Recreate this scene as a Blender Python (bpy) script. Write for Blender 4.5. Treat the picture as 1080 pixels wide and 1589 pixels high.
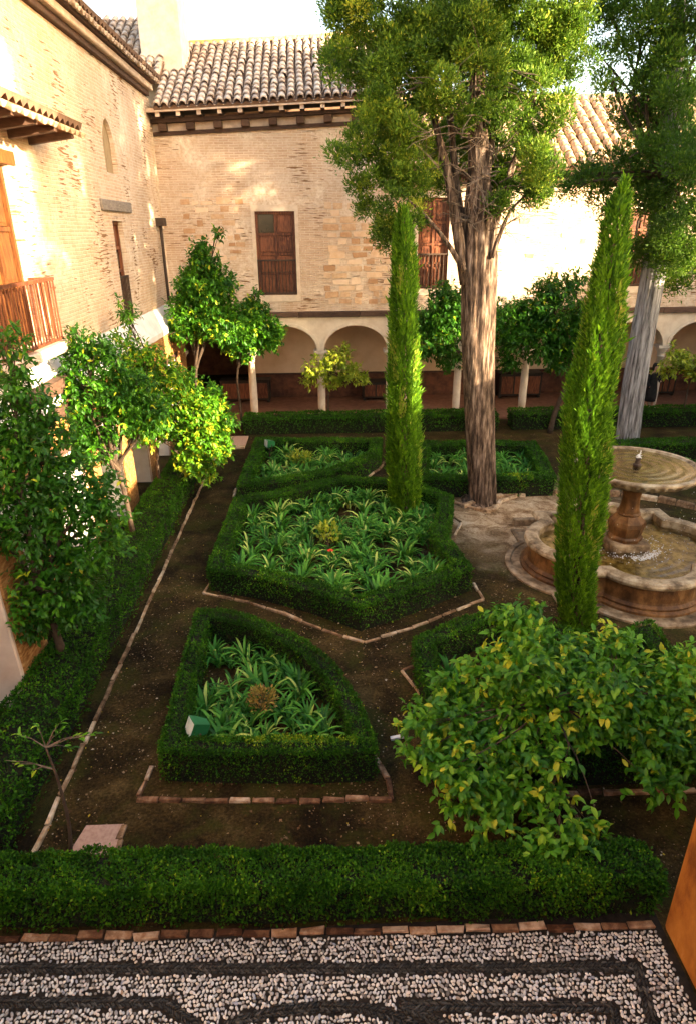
import bpy, math, random
import numpy as np
from mathutils import Vector, Matrix

random.seed(5)
rng = np.random.default_rng(11)
scene = bpy.context.scene
for o in list(bpy.data.objects):
    bpy.data.objects.remove(o)
col = scene.collection

# ------------------------------------------------------------------ camera
FPX, PITCH, YAW, ROLL, CAMH = 1000.0, 23.5, 2.0, -0.5, 6.0
def cam_basis():
    p, y, r = map(math.radians, (PITCH, YAW, ROLL))
    F = np.array([math.sin(y)*math.cos(p), math.cos(y)*math.cos(p), -math.sin(p)])
    R = np.array([math.cos(y), -math.sin(y), 0.0]); U = np.cross(R, F)
    return F, R*math.cos(r)+U*math.sin(r), -R*math.sin(r)+U*math.cos(r)
CF, CR, CU = cam_basis()
cam = bpy.data.cameras.new('camera'); cam_o = bpy.data.objects.new('camera', cam); col.objects.link(cam_o)
m4 = Matrix.Identity(4)
for i in range(3):
    m4[i][0] = CR[i]; m4[i][1] = CU[i]; m4[i][2] = -CF[i]
m4[2][3] = CAMH
cam_o.matrix_world = m4
cam.sensor_fit = 'VERTICAL'; cam.sensor_height = 36.0; cam.lens = FPX/1589.0*36.0
cam.clip_start = 0.05; cam.clip_end = 2000
scene.camera = cam_o

# ------------------------------------------------------------------ sky, sun, exposure
SUN_AZ, SUN_EL = 120.0, 14.6          # azimuth clockwise from +Y
world = bpy.data.worlds.new('World'); scene.world = world; world.use_nodes = True
wn = world.node_tree; wn.nodes.clear()
sky = wn.nodes.new('ShaderNodeTexSky'); sky.sky_type = 'NISHITA'; sky.sun_disc = False
sky.sun_elevation = math.radians(SUN_EL); sky.sun_rotation = math.radians(SUN_AZ)
sky.air_density = 1.0; sky.dust_density = 4.0; sky.ozone_density = 0.3
bg = wn.nodes.new('ShaderNodeBackground'); bg.inputs['Strength'].default_value = 0.15
wo = wn.nodes.new('ShaderNodeOutputWorld')
wn.links.new(sky.outputs[0], bg.inputs[0]); wn.links.new(bg.outputs[0], wo.inputs[0])
sl = bpy.data.lights.new('sun', 'SUN'); sl.energy = 4.6; sl.angle = math.radians(0.5); sl.color = (1.0, 0.83, 0.60)
so = bpy.data.objects.new('sun', sl); col.objects.link(so)
az, el = math.radians(SUN_AZ), math.radians(SUN_EL)
SUN = Vector((math.sin(az)*math.cos(el), math.cos(az)*math.cos(el), math.sin(el)))
so.rotation_euler = SUN.to_track_quat('Z', 'Y').to_euler(); so.location = (10, -10, 30)
vs = scene.view_settings
vs.view_transform = 'Standard'; vs.look = 'None'; vs.gamma = 1.0; vs.use_curve_mapping = False
vs.exposure = 2.95
vs.use_white_balance = True; vs.white_balance_temperature = 7300; vs.white_balance_tint = 10

# ------------------------------------------------------------------ pixel -> place
def ray(x, y): return CF + CR*(x-540)/FPX + CU*(794.5-y)/FPX
CAM = np.array([0, 0, CAMH])
def g(x, y, z=0.0):
    d = ray(x, y); return CAM + d*((z-CAMH)/d[2])
def atY(x, y, Y):
    d = ray(x, y); return CAM + d*(Y/d[1])
def atX(x, y, X):
    d = ray(x, y); return CAM + d*(X/d[0])
def gxy(pts, z=0.0): return [tuple(g(a, b, z)[:2]) for a, b in pts]

# ------------------------------------------------------------------ mesh helpers
BASE = {}
def mesh_from(name, V, F, mats=None, tint=None, smooth=False, mi=None):
    me = bpy.data.meshes.new(name)
    V = np.asarray(V, dtype=np.float32)
    if isinstance(F, np.ndarray):
        n, k = F.shape
        me.vertices.add(len(V)); me.vertices.foreach_set('co', V.ravel())
        me.loops.add(n*k); me.loops.foreach_set('vertex_index', F.astype(np.int32).ravel())
        me.polygons.add(n); me.polygons.foreach_set('loop_start', np.arange(0, n*k, k, dtype=np.int32))
        me.update(calc_edges=True)
    else:
        me.from_pydata([tuple(v) for v in V], [], [list(f) for f in F]); me.update()
    if tint is not None:
        a = me.attributes.new('tint', 'FLOAT', 'POINT'); a.data.foreach_set('value', np.asarray(tint, dtype=np.float32))
    if smooth:
        me.polygons.foreach_set('use_smooth', np.ones(len(me.polygons), dtype=bool))
    if mats: me.materials.append(mats)
    return me
def root(name, label, cat, loc, group=None, kind=None):
    o = bpy.data.objects.new(name, None); col.objects.link(o); o.location = loc; o.empty_display_size = 0.2
    BASE[o.name] = np.array(loc, dtype=float)
    o['label'] = label; o['category'] = cat
    if group: o['group'] = group
    if kind: o['kind'] = kind
    return o
def tag(o, label, cat, group=None):
    o['label'] = label; o['category'] = cat
    if group: o['group'] = group
    return o
def mk(name, V, F, mat, parent=None, tint=None, smooth=False, kind=None, base=None):
    V = np.asarray(V, dtype=float)
    if parent is not None: off = BASE[parent.name]
    elif base is not None: off = np.asarray(base, dtype=float)
    else:
        off = np.array([V[:, 0].mean(), V[:, 1].mean(), V[:, 2].min()])
    me = mesh_from(name, V-off, F, mat, tint, smooth)
    o = bpy.data.objects.new(name, me); col.objects.link(o)
    if parent is not None: o.parent = parent
    else: o.location = off
    BASE[o.name] = off
    if kind: o['kind'] = kind
    return o
def inst(name, me, pos, rot3, parent, scale=1.0):
    """a piece with its own object sharing mesh data; pos in world, parent unrotated"""
    o = bpy.data.objects.new(name, me); col.objects.link(o); o.parent = parent
    off = BASE[parent.name]
    M = Matrix.Identity(4)
    s = np.ones(3)*scale if np.isscalar(scale) else np.asarray(scale)
    for i in range(3):
        for j in range(3): M[i][j] = rot3[i][j]*s[j]
        M[i][3] = pos[i]-off[i]
    o.matrix_basis = M
    return o
def bevel(o, w=0.01, seg=1):
    m = o.modifiers.new('bevel', 'BEVEL'); m.width = w; m.segments = seg; m.limit_method = 'ANGLE'; return o

def box(x0, x1, y0, y1, z0, z1):
    V = [(x0,y0,z0),(x1,y0,z0),(x1,y1,z0),(x0,y1,z0),(x0,y0,z1),(x1,y0,z1),(x1,y1,z1),(x0,y1,z1)]
    F = [(0,3,2,1),(4,5,6,7),(0,1,5,4),(1,2,6,5),(2,3,7,6),(3,0,4,7)]
    return np.array(V, float), F
def join(parts):
    V = []; F = []; n = 0
    for v, f in parts:
        V.append(np.asarray(v, float)); F += [tuple(i+n for i in q) for q in f]; n += len(v)
    return np.concatenate(V), F
def obox(c, ax, hx, hy, hz):
    """box about centre c, ax 3x3 columns, half sizes; jitter-free"""
    b, F = box(-hx, hx, -hy, hy, -hz, hz)
    return b @ np.asarray(ax).T + np.asarray(c), F
def bar(p, q, w, h=None):
    p = np.asarray(p, float); q = np.asarray(q, float); d = q-p; L = np.linalg.norm(d); d /= L
    up = np.array([0, 0, 1.0]) if abs(d[2]) < 0.95 else np.array([0, 1.0, 0])
    x = np.cross(d, up); x /= np.linalg.norm(x); z = np.cross(x, d)
    return obox((p+q)/2, np.stack([x, d, z], 1), w/2, L/2, (h or w)/2)
def tube(path, rad, n=8, caps=True, flute=None):
    path = np.asarray(path, float); m = len(path); rad = np.ones(m)*rad if np.isscalar(rad) else np.asarray(rad)
    T = np.gradient(path, axis=0); T /= np.linalg.norm(T, axis=1)[:, None]
    ref = np.array([0.0, 1, 0]) if abs(T[:, 2]).mean() > 0.6 else np.array([0, 0, 1.0])
    V = []; th = np.arange(n)/n*2*math.pi
    for i in range(m):
        x = np.cross(ref, T[i]); x /= np.linalg.norm(x); y = np.cross(T[i], x)
        r = rad[i]*(flute(i/(m-1), th) if flute else 1.0)
        r = np.ones(n)*r
        V.append(path[i]+np.outer(r*np.cos(th), x)+np.outer(r*np.sin(th), y))
    V = np.concatenate(V); F = []
    for i in range(m-1):
        for j in range(n):
            a = i*n+j; b = i*n+(j+1) % n; F.append((a, b, b+n, a+n))
    if caps: F.append(tuple(range(n-1, -1, -1))); F.append(tuple(range((m-1)*n, m*n)))
    return V, F
def lathe(prof, c, n=24, rfun=None):
    V = []; F = []; th = np.arange(n)/n*2*math.pi
    for k, (r, z) in enumerate(prof):
        rr = r*(rfun(th, k) if rfun else 1.0)
        V.append(np.stack([c[0]+rr*np.cos(th), c[1]+rr*np.sin(th), np.full(n, c[2]+z)], 1))
    V = np.concatenate(V)
    for i in range(len(prof)-1):
        for j in range(n):
            a = i*n+j; b = i*n+(j+1) % n; F.append((a, b, b+n, a+n))
    F.append(tuple(range(n-1, -1, -1))); F.append(tuple(range((len(prof)-1)*n, len(prof)*n)))
    return V, F
def wall_sheet(u0, u1, z0, z1, holes, depth, place):
    """flat wall with rectangular holes; place(u, d, z) -> xyz, d = depth behind face"""
    us = sorted({u0, u1, *[h[0] for h in holes], *[h[1] for h in holes]}); zs = sorted({z0, z1, *[h[2] for h in holes], *[h[3] for h in holes]})
    us = [u for u in us if u0 <= u <= u1]; zs = [z for z in zs if z0 <= z <= z1]
    def solid(i, j):
        if i < 0 or j < 0 or i >= len(us)-1 or j >= len(zs)-1: return False
        u = (us[i]+us[i+1])/2; z = (zs[j]+zs[j+1])/2
        return not any(h[0] < u < h[1] and h[2] < z < h[3] for h in holes)
    V = []; F = []
    def quad(*ps):
        n = len(V); V.extend(ps); F.append((n, n+1, n+2, n+3))
    for i in range(len(us)-1):
        for j in range(len(zs)-1):
            if not solid(i, j): continue
            a, b, c, d = us[i], us[i+1], zs[j], zs[j+1]
            quad(place(a,0,c), place(b,0,c), place(b,0,d), place(a,0,d)); quad(place(a,depth,c), place(a,depth,d), place(b,depth,d), place(b,depth,c))
            if not solid(i-1, j): quad(place(a,0,c), place(a,0,d), place(a,depth,d), place(a,depth,c))
            if not solid(i+1, j): quad(place(b,0,c), place(b,depth,c), place(b,depth,d), place(b,0,d))
            if not solid(i, j-1): quad(place(a,0,c), place(a,depth,c), place(b,depth,c), place(b,0,c))
            if not solid(i, j+1): quad(place(a,0,d), place(b,0,d), place(b,depth,d), place(a,depth,d))
    return np.array(V), F

def unit(v): return v/np.maximum(np.linalg.norm(v, axis=-1, keepdims=True), 1e-9)
def rand_unit(n): return unit(rng.normal(size=(n, 3)))
def frames(D, N):
    """(n,3,3) with columns side, dir, normal"""
    y = unit(D); x = np.cross(y, N); x = unit(x+1e-6); z = np.cross(x, y)
    return np.stack([x, y, z], axis=2)
def scatter(tv, tf, R, P, S, tint=None):
    """replicate a template (tv, tf ndarray) by rotations R, positions P, scales S (n) or (n,3)"""
    tv = np.asarray(tv, float); n = len(P); k = len(tv)
    S = np.asarray(S, float)
    S3 = np.repeat(S[:, None], 3, 1) if S.ndim == 1 else S
    L = tv[None]*S3[:, None, :]
    V = np.einsum('nij,nkj->nki', R, L)+P[:, None, :]
    F = (np.asarray(tf)[None]+(np.arange(n)*k)[:, None, None]).reshape(-1, len(tf[0]))
    t = None if tint is None else np.repeat(tint, k)
    return V.reshape(-1, 3), F, t
def noise3(P, f, s=0.0):
    x, y, z = P[..., 0]*f, P[..., 1]*f, P[..., 2]*f
    return (np.sin(1.7*x+2.3*y+s)+np.sin(2.9*y-1.3*z+1.7*s)+np.sin(2.1*z+1.9*x+0.6*s)+np.sin(3.7*x-2.7*z+4.1*y+s*2.3))/4

# leaf templates (triangles), along +Y, length 1
LEAF2 = (np.array([(0,0,0),(-.5,.5,.12),(0,1,0),(.5,.5,.12)]), np.array([(0,3,2),(0,2,1)]))
LEAF6 = (np.array([(0,0,0),(-.42,.3,.10),(.42,.3,.10),(-.40,.65,.06),(.40,.65,.06),(0,1,-.14),(0,.3,.0),(0,.65,-.02)]),
         np.array([(0,6,1),(0,2,6),(1,6,7),(1,7,3),(6,2,4),(6,4,7),(3,7,5),(7,4,5)]))
BLADE = (np.array([(-.5,0,0),(.5,0,0),(.25,.6,.05),(0,1,0),(-.25,.6,-.05)]), np.array([(0,1,2),(0,2,4),(4,2,3)]))

# ------------------------------------------------------------------ materials
def newmat(name):
    m = bpy.data.materials.new(name); m.use_nodes = True
    nt = m.node_tree; b = nt.nodes['Principled BSDF']
    return m, nt, b
def nd(nt, t, **kw):
    n = nt.nodes.new(t)
    for k, v in kw.items():
        if k.startswith('i_'):
            key = k[2:]; key = int(key) if key.isdigit() else key.replace('_', ' ')
            n.inputs[key].default_value = v
        else: setattr(n, k, v)
    return n
def ramp(nt, stops, src):
    r = nt.nodes.new('ShaderNodeValToRGB'); e = r.color_ramp.elements
    while len(e) < len(stops): e.new(0.5)
    for k, (p, c) in enumerate(stops): e[k].position = p; e[k].color = (*c, 1)
    nt.links.new(src, r.inputs[0]); return r.outputs[0]
def noise(nt, scale, detail=5, rough=0.6, vec=None, dist=0.0):
    n = nd(nt, 'ShaderNodeTexNoise'); n.inputs['Scale'].default_value = scale; n.inputs['Detail'].default_value = detail
    n.inputs['Roughness'].default_value = rough; n.inputs['Distortion'].default_value = dist
    if vec is not None: nt.links.new(vec, n.inputs['Vector'])
    return n.outputs[0]
def objvec(nt, scale=(1,1,1)):
    t = nd(nt, 'ShaderNodeTexCoord'); mp = nd(nt, 'ShaderNodeMapping'); mp.inputs['Scale'].default_value = scale
    nt.links.new(t.outputs['Object'], mp.inputs[0]); return mp.outputs[0]
def mixc(nt, fac, a, b, mode='MIX'):
    m = nd(nt, 'ShaderNodeMix', data_type='RGBA', blend_type=mode)
    for s, i in ((fac, 0), (a, 6), (b, 7)):
        if isinstance(s, (int, float)): m.inputs[i].default_value = s
        elif isinstance(s, tuple): m.inputs[i].default_value = (*s, 1)
        else: nt.links.new(s, m.inputs[i])
    return m.outputs[2]
def bump(nt, b, h, strength=0.5, dist=0.02):
    n = nd(nt, 'ShaderNodeBump'); n.inputs['Strength'].default_value = strength; n.inputs['Distance'].default_value = dist
    nt.links.new(h, n.inputs['Height']); nt.links.new(n.outputs[0], b.inputs['Normal']); return n
def simple(name, stops, scale=6, rough=0.8, bs=0.3, bd=0.01, detail=6, stretch=(1,1,1), objrand=0.0, bscale=None, spec=0.3):
    """colour ramp over noise (+ per-object random shift), bump"""
    m, nt, b = newmat(name); v = objvec(nt, stretch)
    n = noise(nt, scale, detail, 0.65, v)
    if objrand:
        oi = nd(nt, 'ShaderNodeObjectInfo')
        ma = nd(nt, 'ShaderNodeMath', operation='MULTIPLY_ADD'); ma.inputs[1].default_value = objrand; ma.inputs[2].default_value = -objrand/2
        nt.links.new(oi.outputs['Random'], ma.inputs[0])
        ad = nd(nt, 'ShaderNodeMath', operation='ADD'); nt.links.new(n, ad.inputs[0]); nt.links.new(ma.outputs[0], ad.inputs[1]); n = ad.outputs[0]
    nt.links.new(ramp(nt, stops, n), b.inputs['Base Color'])
    b.inputs['Roughness'].default_value = rough; b.inputs['Specular IOR Level'].default_value = spec
    bump(nt, b, noise(nt, bscale or scale*3, 6, 0.7, v), bs, bd)
    return m
def leafmat(name, stops, rough=0.42, trans=0.3, objrand=False, spec=0.4):
    m, nt, b = newmat(name)
    if objrand:
        src = nd(nt, 'ShaderNodeObjectInfo').outputs['Random']
    else:
        a = nd(nt, 'ShaderNodeAttribute'); a.attribute_name = 'tint'; src = a.outputs['Fac']
    c = ramp(nt, stops, src)
    nt.links.new(c, b.inputs['Base Color']); b.inputs['Roughness'].default_value = rough; b.inputs['Specular IOR Level'].default_value = spec
    t = nd(nt, 'ShaderNodeBsdfTranslucent'); nt.links.new(mixc(nt, 0.5, c, (0.16, 0.40, 0.035), 'MIX'), t.inputs[0])
    mx = nd(nt, 'ShaderNodeMixShader'); mx.inputs[0].default_value = trans
    out = nt.nodes['Material Output']
    nt.links.new(b.outputs[0], mx.inputs[1]); nt.links.new(t.outputs[0], mx.inputs[2]); nt.links.new(mx.outputs[0], out.inputs[0])
    return m
def brickwall(name, axis, plaster_amt=0.45):
    """old weathered thin brick, partly rendered; axis 'y' or 'x' is the horizontal one"""
    m, nt, b = newmat(name)
    tc = nd(nt, 'ShaderNodeTexCoord'); sp = nd(nt, 'ShaderNodeSeparateXYZ'); nt.links.new(tc.outputs['Object'], sp.inputs[0])
    cb = nd(nt, 'ShaderNodeCombineXYZ'); nt.links.new(sp.outputs[1 if axis == 'y' else 0], cb.inputs[0]); nt.links.new(sp.outputs[2], cb.inputs[1])
    wob = noise(nt, 1.2, 3, 0.5, tc.outputs['Object'])
    dv = nd(nt, 'ShaderNodeVectorMath', operation='MULTIPLY_ADD'); nt.links.new(cb.outputs[0], dv.inputs[0]); dv.inputs[1].default_value = (1, 1, 1)
    wv = nd(nt, 'ShaderNodeCombineXYZ'); ms = nd(nt, 'ShaderNodeMath', operation='MULTIPLY'); ms.inputs[1].default_value = 0.05; nt.links.new(wob, ms.inputs[0]); nt.links.new(ms.outputs[0], wv.inputs[1])
    nt.links.new(wv.outputs[0], dv.inputs[2])
    br = nd(nt, 'ShaderNodeTexBrick'); nt.links.new(dv.outputs[0], br.inputs[0])
    br.inputs['Scale'].default_value = 1.0; br.inputs['Brick Width'].default_value = 0.29; br.inputs['Row Height'].default_value = 0.068
    br.inputs['Mortar Size'].default_value = 0.013; br.inputs['Mortar Smooth'].default_value = 0.4; br.inputs['Bias'].default_value = 0.0
    br.inputs['Color1'].default_value = (0.62, 0.455, 0.335, 1); br.inputs['Color2'].default_value = (0.52, 0.355, 0.245, 1); br.inputs['Mortar'].default_value = (0.69, 0.555, 0.43, 1)
    n1 = noise(nt, 0.55, 7, 0.66, tc.outputs['Object'], 0.4); n2 = noise(nt, 9, 6, 0.7, tc.outputs['Object'])
    pl = ramp(nt, [(0.36, (0.52, 0.395, 0.29)), (0.5, (0.67, 0.54, 0.42)), (0.64, (0.77, 0.67, 0.56))], n2)
    sel = ramp(nt, [(plaster_amt, (0,0,0)), (plaster_amt+0.16, (1,1,1))], n1)
    c = mixc(nt, sel, br.outputs[0], pl)
    c = mixc(nt, ramp(nt, [(0.36, (0.9,0.9,0.9)), (0.54, (0,0,0))], noise(nt, 3.1, 6, 0.7, tc.outputs['Object'], 0.6)), c, mixc(nt, 0.4, c, (0.46, 0.26, 0.13)))
    # eroded bed joints: thin dark horizontal gaps here and there
    vs2 = nd(nt, 'ShaderNodeMapping'); vs2.inputs['Scale'].default_value = (2.6, 24.0, 1); nt.links.new(dv.outputs[0], vs2.inputs[0])
    gap = noise(nt, 1.0, 2, 0.5, vs2.outputs[0]); patch = noise(nt, 0.8, 3, 0.6, tc.outputs['Object'])
    mu = nd(nt, 'ShaderNodeMath', operation='MULTIPLY'); nt.links.new(gap, mu.inputs[0]); nt.links.new(patch, mu.inputs[1])
    gm = ramp(nt, [(0.335, (0,0,0)), (0.375, (1,1,1))], mu.outputs[0])
    c = mixc(nt, gm, c, (0.24, 0.125, 0.06))
    nt.links.new(c, b.inputs['Base Color']); b.inputs['Roughness'].default_value = 0.92; b.inputs['Specular IOR Level'].default_value = 0.15
    # relief: joints fade under render, gaps are deep
    iv = nd(nt, 'ShaderNodeMath', operation='SUBTRACT'); iv.inputs[0].default_value = 1.0; nt.links.new(br.outputs['Fac'], iv.inputs[1])
    h1 = mixc(nt, sel, iv.outputs[0], (0.9, 0.9, 0.9)); h2 = mixc(nt, gm, h1, (0, 0, 0)); h3 = mixc(nt, 0.3, h2, n2)
    bump(nt, b, h3, 1.0, 0.03)
    return m

M = {}
M['brick_y'] = brickwall('old_brick_left', 'y', 0.50)
M['brick_x'] = brickwall('old_brick_back', 'x', 0.45)
M['plaster_white'] = simple('white_plaster', [(0.25, (0.58,0.54,0.52)), (0.6, (0.74,0.71,0.69))], 3, 0.9, 0.4, 0.01)
M['plaster_pink'] = simple('pink_plaster', [(0.25, (0.56,0.40,0.30)), (0.6, (0.68,0.53,0.42))], 2.5, 0.9, 0.4, 0.01)
M['plaster_ochre'] = simple('ochre_plaster', [(0.34, (0.17,0.050,0.008)), (0.45, (0.33,0.115,0.018)), (0.55, (0.43,0.165,0.030)), (0.66, (0.54,0.25,0.07))], 2.6, 0.88, 0.8, 0.02, stretch=(1,1,0.5), detail=11, bscale=14)
M['plaster_arcade'] = simple('arcade_plaster', [(0.25, (0.55,0.42,0.30)), (0.6, (0.72,0.60,0.47))], 3, 0.9, 0.4, 0.01)
M['plaster_inner'] = simple('inner_plaster', [(0.25, (0.62,0.42,0.27)), (0.6, (0.74,0.55,0.38))], 1.6, 0.9, 0.3, 0.01)
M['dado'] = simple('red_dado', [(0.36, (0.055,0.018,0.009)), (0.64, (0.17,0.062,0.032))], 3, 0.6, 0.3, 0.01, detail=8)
M['stone_block'] = simple('wall_stone', [(0.2, (0.42,0.23,0.12)), (0.5, (0.60,0.40,0.25)), (0.85, (0.72,0.55,0.40))], 5, 0.9, 0.6, 0.015, objrand=0.75)
M['wood_dark'] = simple('dark_wood', [(0.36, (0.06,0.016,0.008)), (0.64, (0.22,0.075,0.034))], 6, 0.5, 0.4, 0.006, stretch=(6,6,0.7), objrand=0.15)
M['wood_beam'] = simple('beam_wood', [(0.3, (0.045,0.022,0.014)), (0.7, (0.11,0.06,0.04))], 6, 0.75, 0.5, 0.01, stretch=(1,1,4), objrand=0.3)
M['wood_orange'] = simple('orange_wood', [(0.36, (0.060,0.018,0.005)), (0.64, (0.17,0.060,0.014))], 6, 0.6, 0.4, 0.006, stretch=(6,6,0.7), objrand=0.2)
M['wood_grey'] = simple('grey_wood', [(0.3, (0.14,0.11,0.09)), (0.7, (0.30,0.25,0.21))], 6, 0.85, 0.6, 0.01, stretch=(1,1,5))
M['corbel_pale'] = simple('pale_corbel', [(0.3, (0.45,0.32,0.24)), (0.7, (0.66,0.52,0.42))], 6, 0.85, 0.4, 0.01)
M['iron'] = simple('dark_iron', [(0.3, (0.03,0.018,0.012)), (0.7, (0.07,0.04,0.026))], 12, 0.6, 0.3, 0.003)
M['glass_dark'] = simple('dark_glass', [(0.3, (0.018,0.012,0.010)), (0.7, (0.03,0.02,0.016))], 2, 0.12, 0.05, 0.002, spec=0.6)
M['tile'] = simple('roof_tile', [(0.25, (0.12,0.075,0.055)), (0.42, (0.29,0.205,0.155)), (0.56, (0.43,0.335,0.265)), (0.75, (0.56,0.48,0.405))], 7, 0.88, 0.6, 0.012, objrand=0.22)
M['tile_under'] = simple('roof_channel', [(0.3, (0.10,0.055,0.035)), (0.7, (0.22,0.13,0.085))], 5, 0.9, 0.4, 0.01)
M['tile_warm'] = simple('warm_tile', [(0.25, (0.16,0.085,0.045)), (0.42, (0.33,0.21,0.125)), (0.56, (0.46,0.33,0.215)), (0.75, (0.56,0.46,0.335))], 7, 0.88, 0.6, 0.012, objrand=0.22)
M['ridge'] = simple('lichen_ridge', [(0.3, (0.42,0.25,0.08)), (0.6, (0.58,0.42,0.16)), (0.9, (0.55,0.48,0.30))], 9, 0.9, 0.6, 0.02)
M['column'] = simple('marble_column', [(0.25, (0.46,0.36,0.27)), (0.6, (0.66,0.57,0.47))], 5, 0.55, 0.3, 0.005, stretch=(1,1,0.5))
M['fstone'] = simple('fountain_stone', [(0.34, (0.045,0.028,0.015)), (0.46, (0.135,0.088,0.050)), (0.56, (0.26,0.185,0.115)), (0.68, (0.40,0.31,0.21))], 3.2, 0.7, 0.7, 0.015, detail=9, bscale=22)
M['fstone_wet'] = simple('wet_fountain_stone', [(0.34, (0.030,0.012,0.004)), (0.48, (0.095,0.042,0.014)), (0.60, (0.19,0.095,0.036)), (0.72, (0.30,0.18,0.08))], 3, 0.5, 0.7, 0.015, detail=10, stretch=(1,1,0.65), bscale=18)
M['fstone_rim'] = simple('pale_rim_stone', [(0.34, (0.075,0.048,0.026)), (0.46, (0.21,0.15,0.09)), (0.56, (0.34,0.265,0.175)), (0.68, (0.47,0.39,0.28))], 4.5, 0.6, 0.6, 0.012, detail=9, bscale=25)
M['kerb'] = simple('kerb_brick', [(0.25, (0.055,0.022,0.010)), (0.45, (0.16,0.08,0.042)), (0.62, (0.30,0.18,0.105)), (0.8, (0.52,0.40,0.29))], 9, 0.9, 0.8, 0.012, objrand=0.5)
M['kerb_pale'] = simple('pale_kerb', [(0.25, (0.11,0.06,0.03)), (0.45, (0.28,0.175,0.10)), (0.62, (0.44,0.32,0.205)), (0.8, (0.60,0.48,0.36))], 9, 0.9, 0.8, 0.012, objrand=0.45)
M['bark'] = simple('cypress_bark', [(0.36, (0.014,0.008,0.005)), (0.46, (0.058,0.036,0.024)), (0.55, (0.145,0.098,0.070)), (0.66, (0.30,0.225,0.175))], 5, 0.95, 1.0, 0.05, detail=10, stretch=(3.0,3.0,0.42), bscale=7)
M['bark_grey'] = simple('grey_bark', [(0.36, (0.05,0.046,0.045)), (0.48, (0.19,0.185,0.185)), (0.62, (0.38,0.375,0.38))], 5, 0.95, 1.0, 0.04, detail=10, stretch=(3.2,3.2,0.26), bscale=7)
M['bark_dark'] = simple('citrus_bark', [(0.3, (0.035,0.022,0.014)), (0.7, (0.09,0.06,0.04))], 8, 0.9, 0.6, 0.01)
M['twig'] = simple('dry_twig', [(0.36, (0.06,0.040,0.028)), (0.64, (0.19,0.145,0.11))], 8, 0.9, 0.3, 0.004)
M['pave_mortar'] = simple('pebble_mortar', [(0.36, (0.006,0.005,0.004)), (0.64, (0.022,0.017,0.013))], 14, 0.95, 0.5, 0.01)
PEB = [(0.0, (0.06,0.055,0.05)), (0.15, (0.20,0.19,0.175)), (0.35, (0.44,0.44,0.43)), (0.6, (0.78,0.80,0.80)), (0.85, (0.70,0.64,0.55)), (0.95, (0.32,0.37,0.46)), (1.0, (0.38,0.27,0.18))]
def attr_mat(name, stops, objrand, rough=0.6, spec=0.4):
    m, nt, b = newmat(name)
    if objrand: src = nd(nt, 'ShaderNodeObjectInfo').outputs['Random']
    else:
        a = nd(nt, 'ShaderNodeAttribute'); a.attribute_name = 'tint'; src = a.outputs['Fac']
    c = ramp(nt, stops, src); v = objvec(nt)
    c = mixc(nt, 0.55, c, mixc(nt, 1.0, c, ramp(nt, [(0.3, (0.45,0.42,0.40)), (0.65, (1.1,1.1,1.1))], noise(nt, 22, 5, 0.7, v)), 'MULTIPLY'))
    nt.links.new(c, b.inputs['Base Color']); b.inputs['Roughness'].default_value = rough; b.inputs['Specular IOR Level'].default_value = spec
    bump(nt, b, noise(nt, 60, 4, 0.6, v), 0.25, 0.004); return m
M['pebble_obj'] = attr_mat('pebble_piece', PEB, True); M['pebble'] = attr_mat('pebble_mass', PEB, False)
DRK = [(0.0, (0.012,0.012,0.012)), (0.5, (0.040,0.040,0.037)), (0.85, (0.11,0.11,0.105)), (1.0, (0.24,0.24,0.235))]
M['slate'] = attr_mat('dark_stone', DRK, False, 0.7)
LITTER = [(0.0, (0.05,0.025,0.012)), (0.4, (0.14,0.08,0.04)), (0.75, (0.30,0.22,0.13)), (0.92, (0.50,0.44,0.34)), (1.0, (0.42,0.30,0.04))]
M['litter'] = attr_mat('leaf_litter', LITTER, False, 0.9, 0.1)
HEDGE = [(0.0, (0.006,0.024,0.002)), (0.45, (0.018,0.082,0.003)), (0.8, (0.055,0.175,0.006)), (1.0, (0.22,0.30,0.016))]
M['hedge'] = leafmat('box_leaf', HEDGE, 0.6, 0.16, spec=.15)
M['hedge_core'] = simple('box_shaded_core', [(0.36, (0.004,0.006,0.002)), (0.64, (0.014,0.016,0.005))], 20, 0.95, 0.8, 0.02)  # twig colour taken near black so the hedge's inner shade is painted in
CIT = [(0.0, (0.006,0.034,0.004)), (0.45, (0.022,0.105,0.007)), (0.78, (0.085,0.26,0.013)), (0.93, (0.21,0.38,0.022)), (1.0, (0.42,0.44,0.03))]
M['citrus'] = leafmat('citrus_leaf', CIT, 0.45, 0.3, spec=0.28); CITO = [(0.0, (0.018,0.085,0.008)), (0.3, (0.050,0.185,0.012)), (0.7, (0.12,0.32,0.020)), (0.94, (0.24,0.42,0.03)), (1.0, (0.50,0.48,0.04))]
M['citrus_obj'] = leafmat('citrus_leaf_piece', CITO, 0.45, 0.3, True, spec=0.28)
YEL = [(0.0, (0.09,0.15,0.014)), (0.5, (0.27,0.34,0.025)), (1.0, (0.54,0.52,0.06))]
M['yellow_leaf'] = leafmat('yellow_green_leaf', YEL, 0.45, 0.4)
BRZ = [(0.0, (0.14,0.05,0.015)), (0.5, (0.34,0.18,0.05)), (1.0, (0.46,0.36,0.09))]
M['bronze_leaf'] = leafmat('bronze_leaf', BRZ, 0.5, 0.3)
CYP = [(0.0, (0.010,0.026,0.004)), (0.40, (0.038,0.085,0.008)), (0.75, (0.115,0.20,0.016)), (1.0, (0.34,0.38,0.04))]
M['cypress'] = leafmat('cypress_spray', CYP, 0.6, 0.25, spec=0.2)
SLIM = [(0.0, (0.008,0.024,0.003)), (0.35, (0.050,0.135,0.007)), (0.7, (0.15,0.32,0.014)), (0.9, (0.26,0.38,0.03)), (1.0, (0.34,0.27,0.08))]
M['slim'] = leafmat('slim_cypress_spray', SLIM, 0.6, 0.25, spec=0.2)
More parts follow.
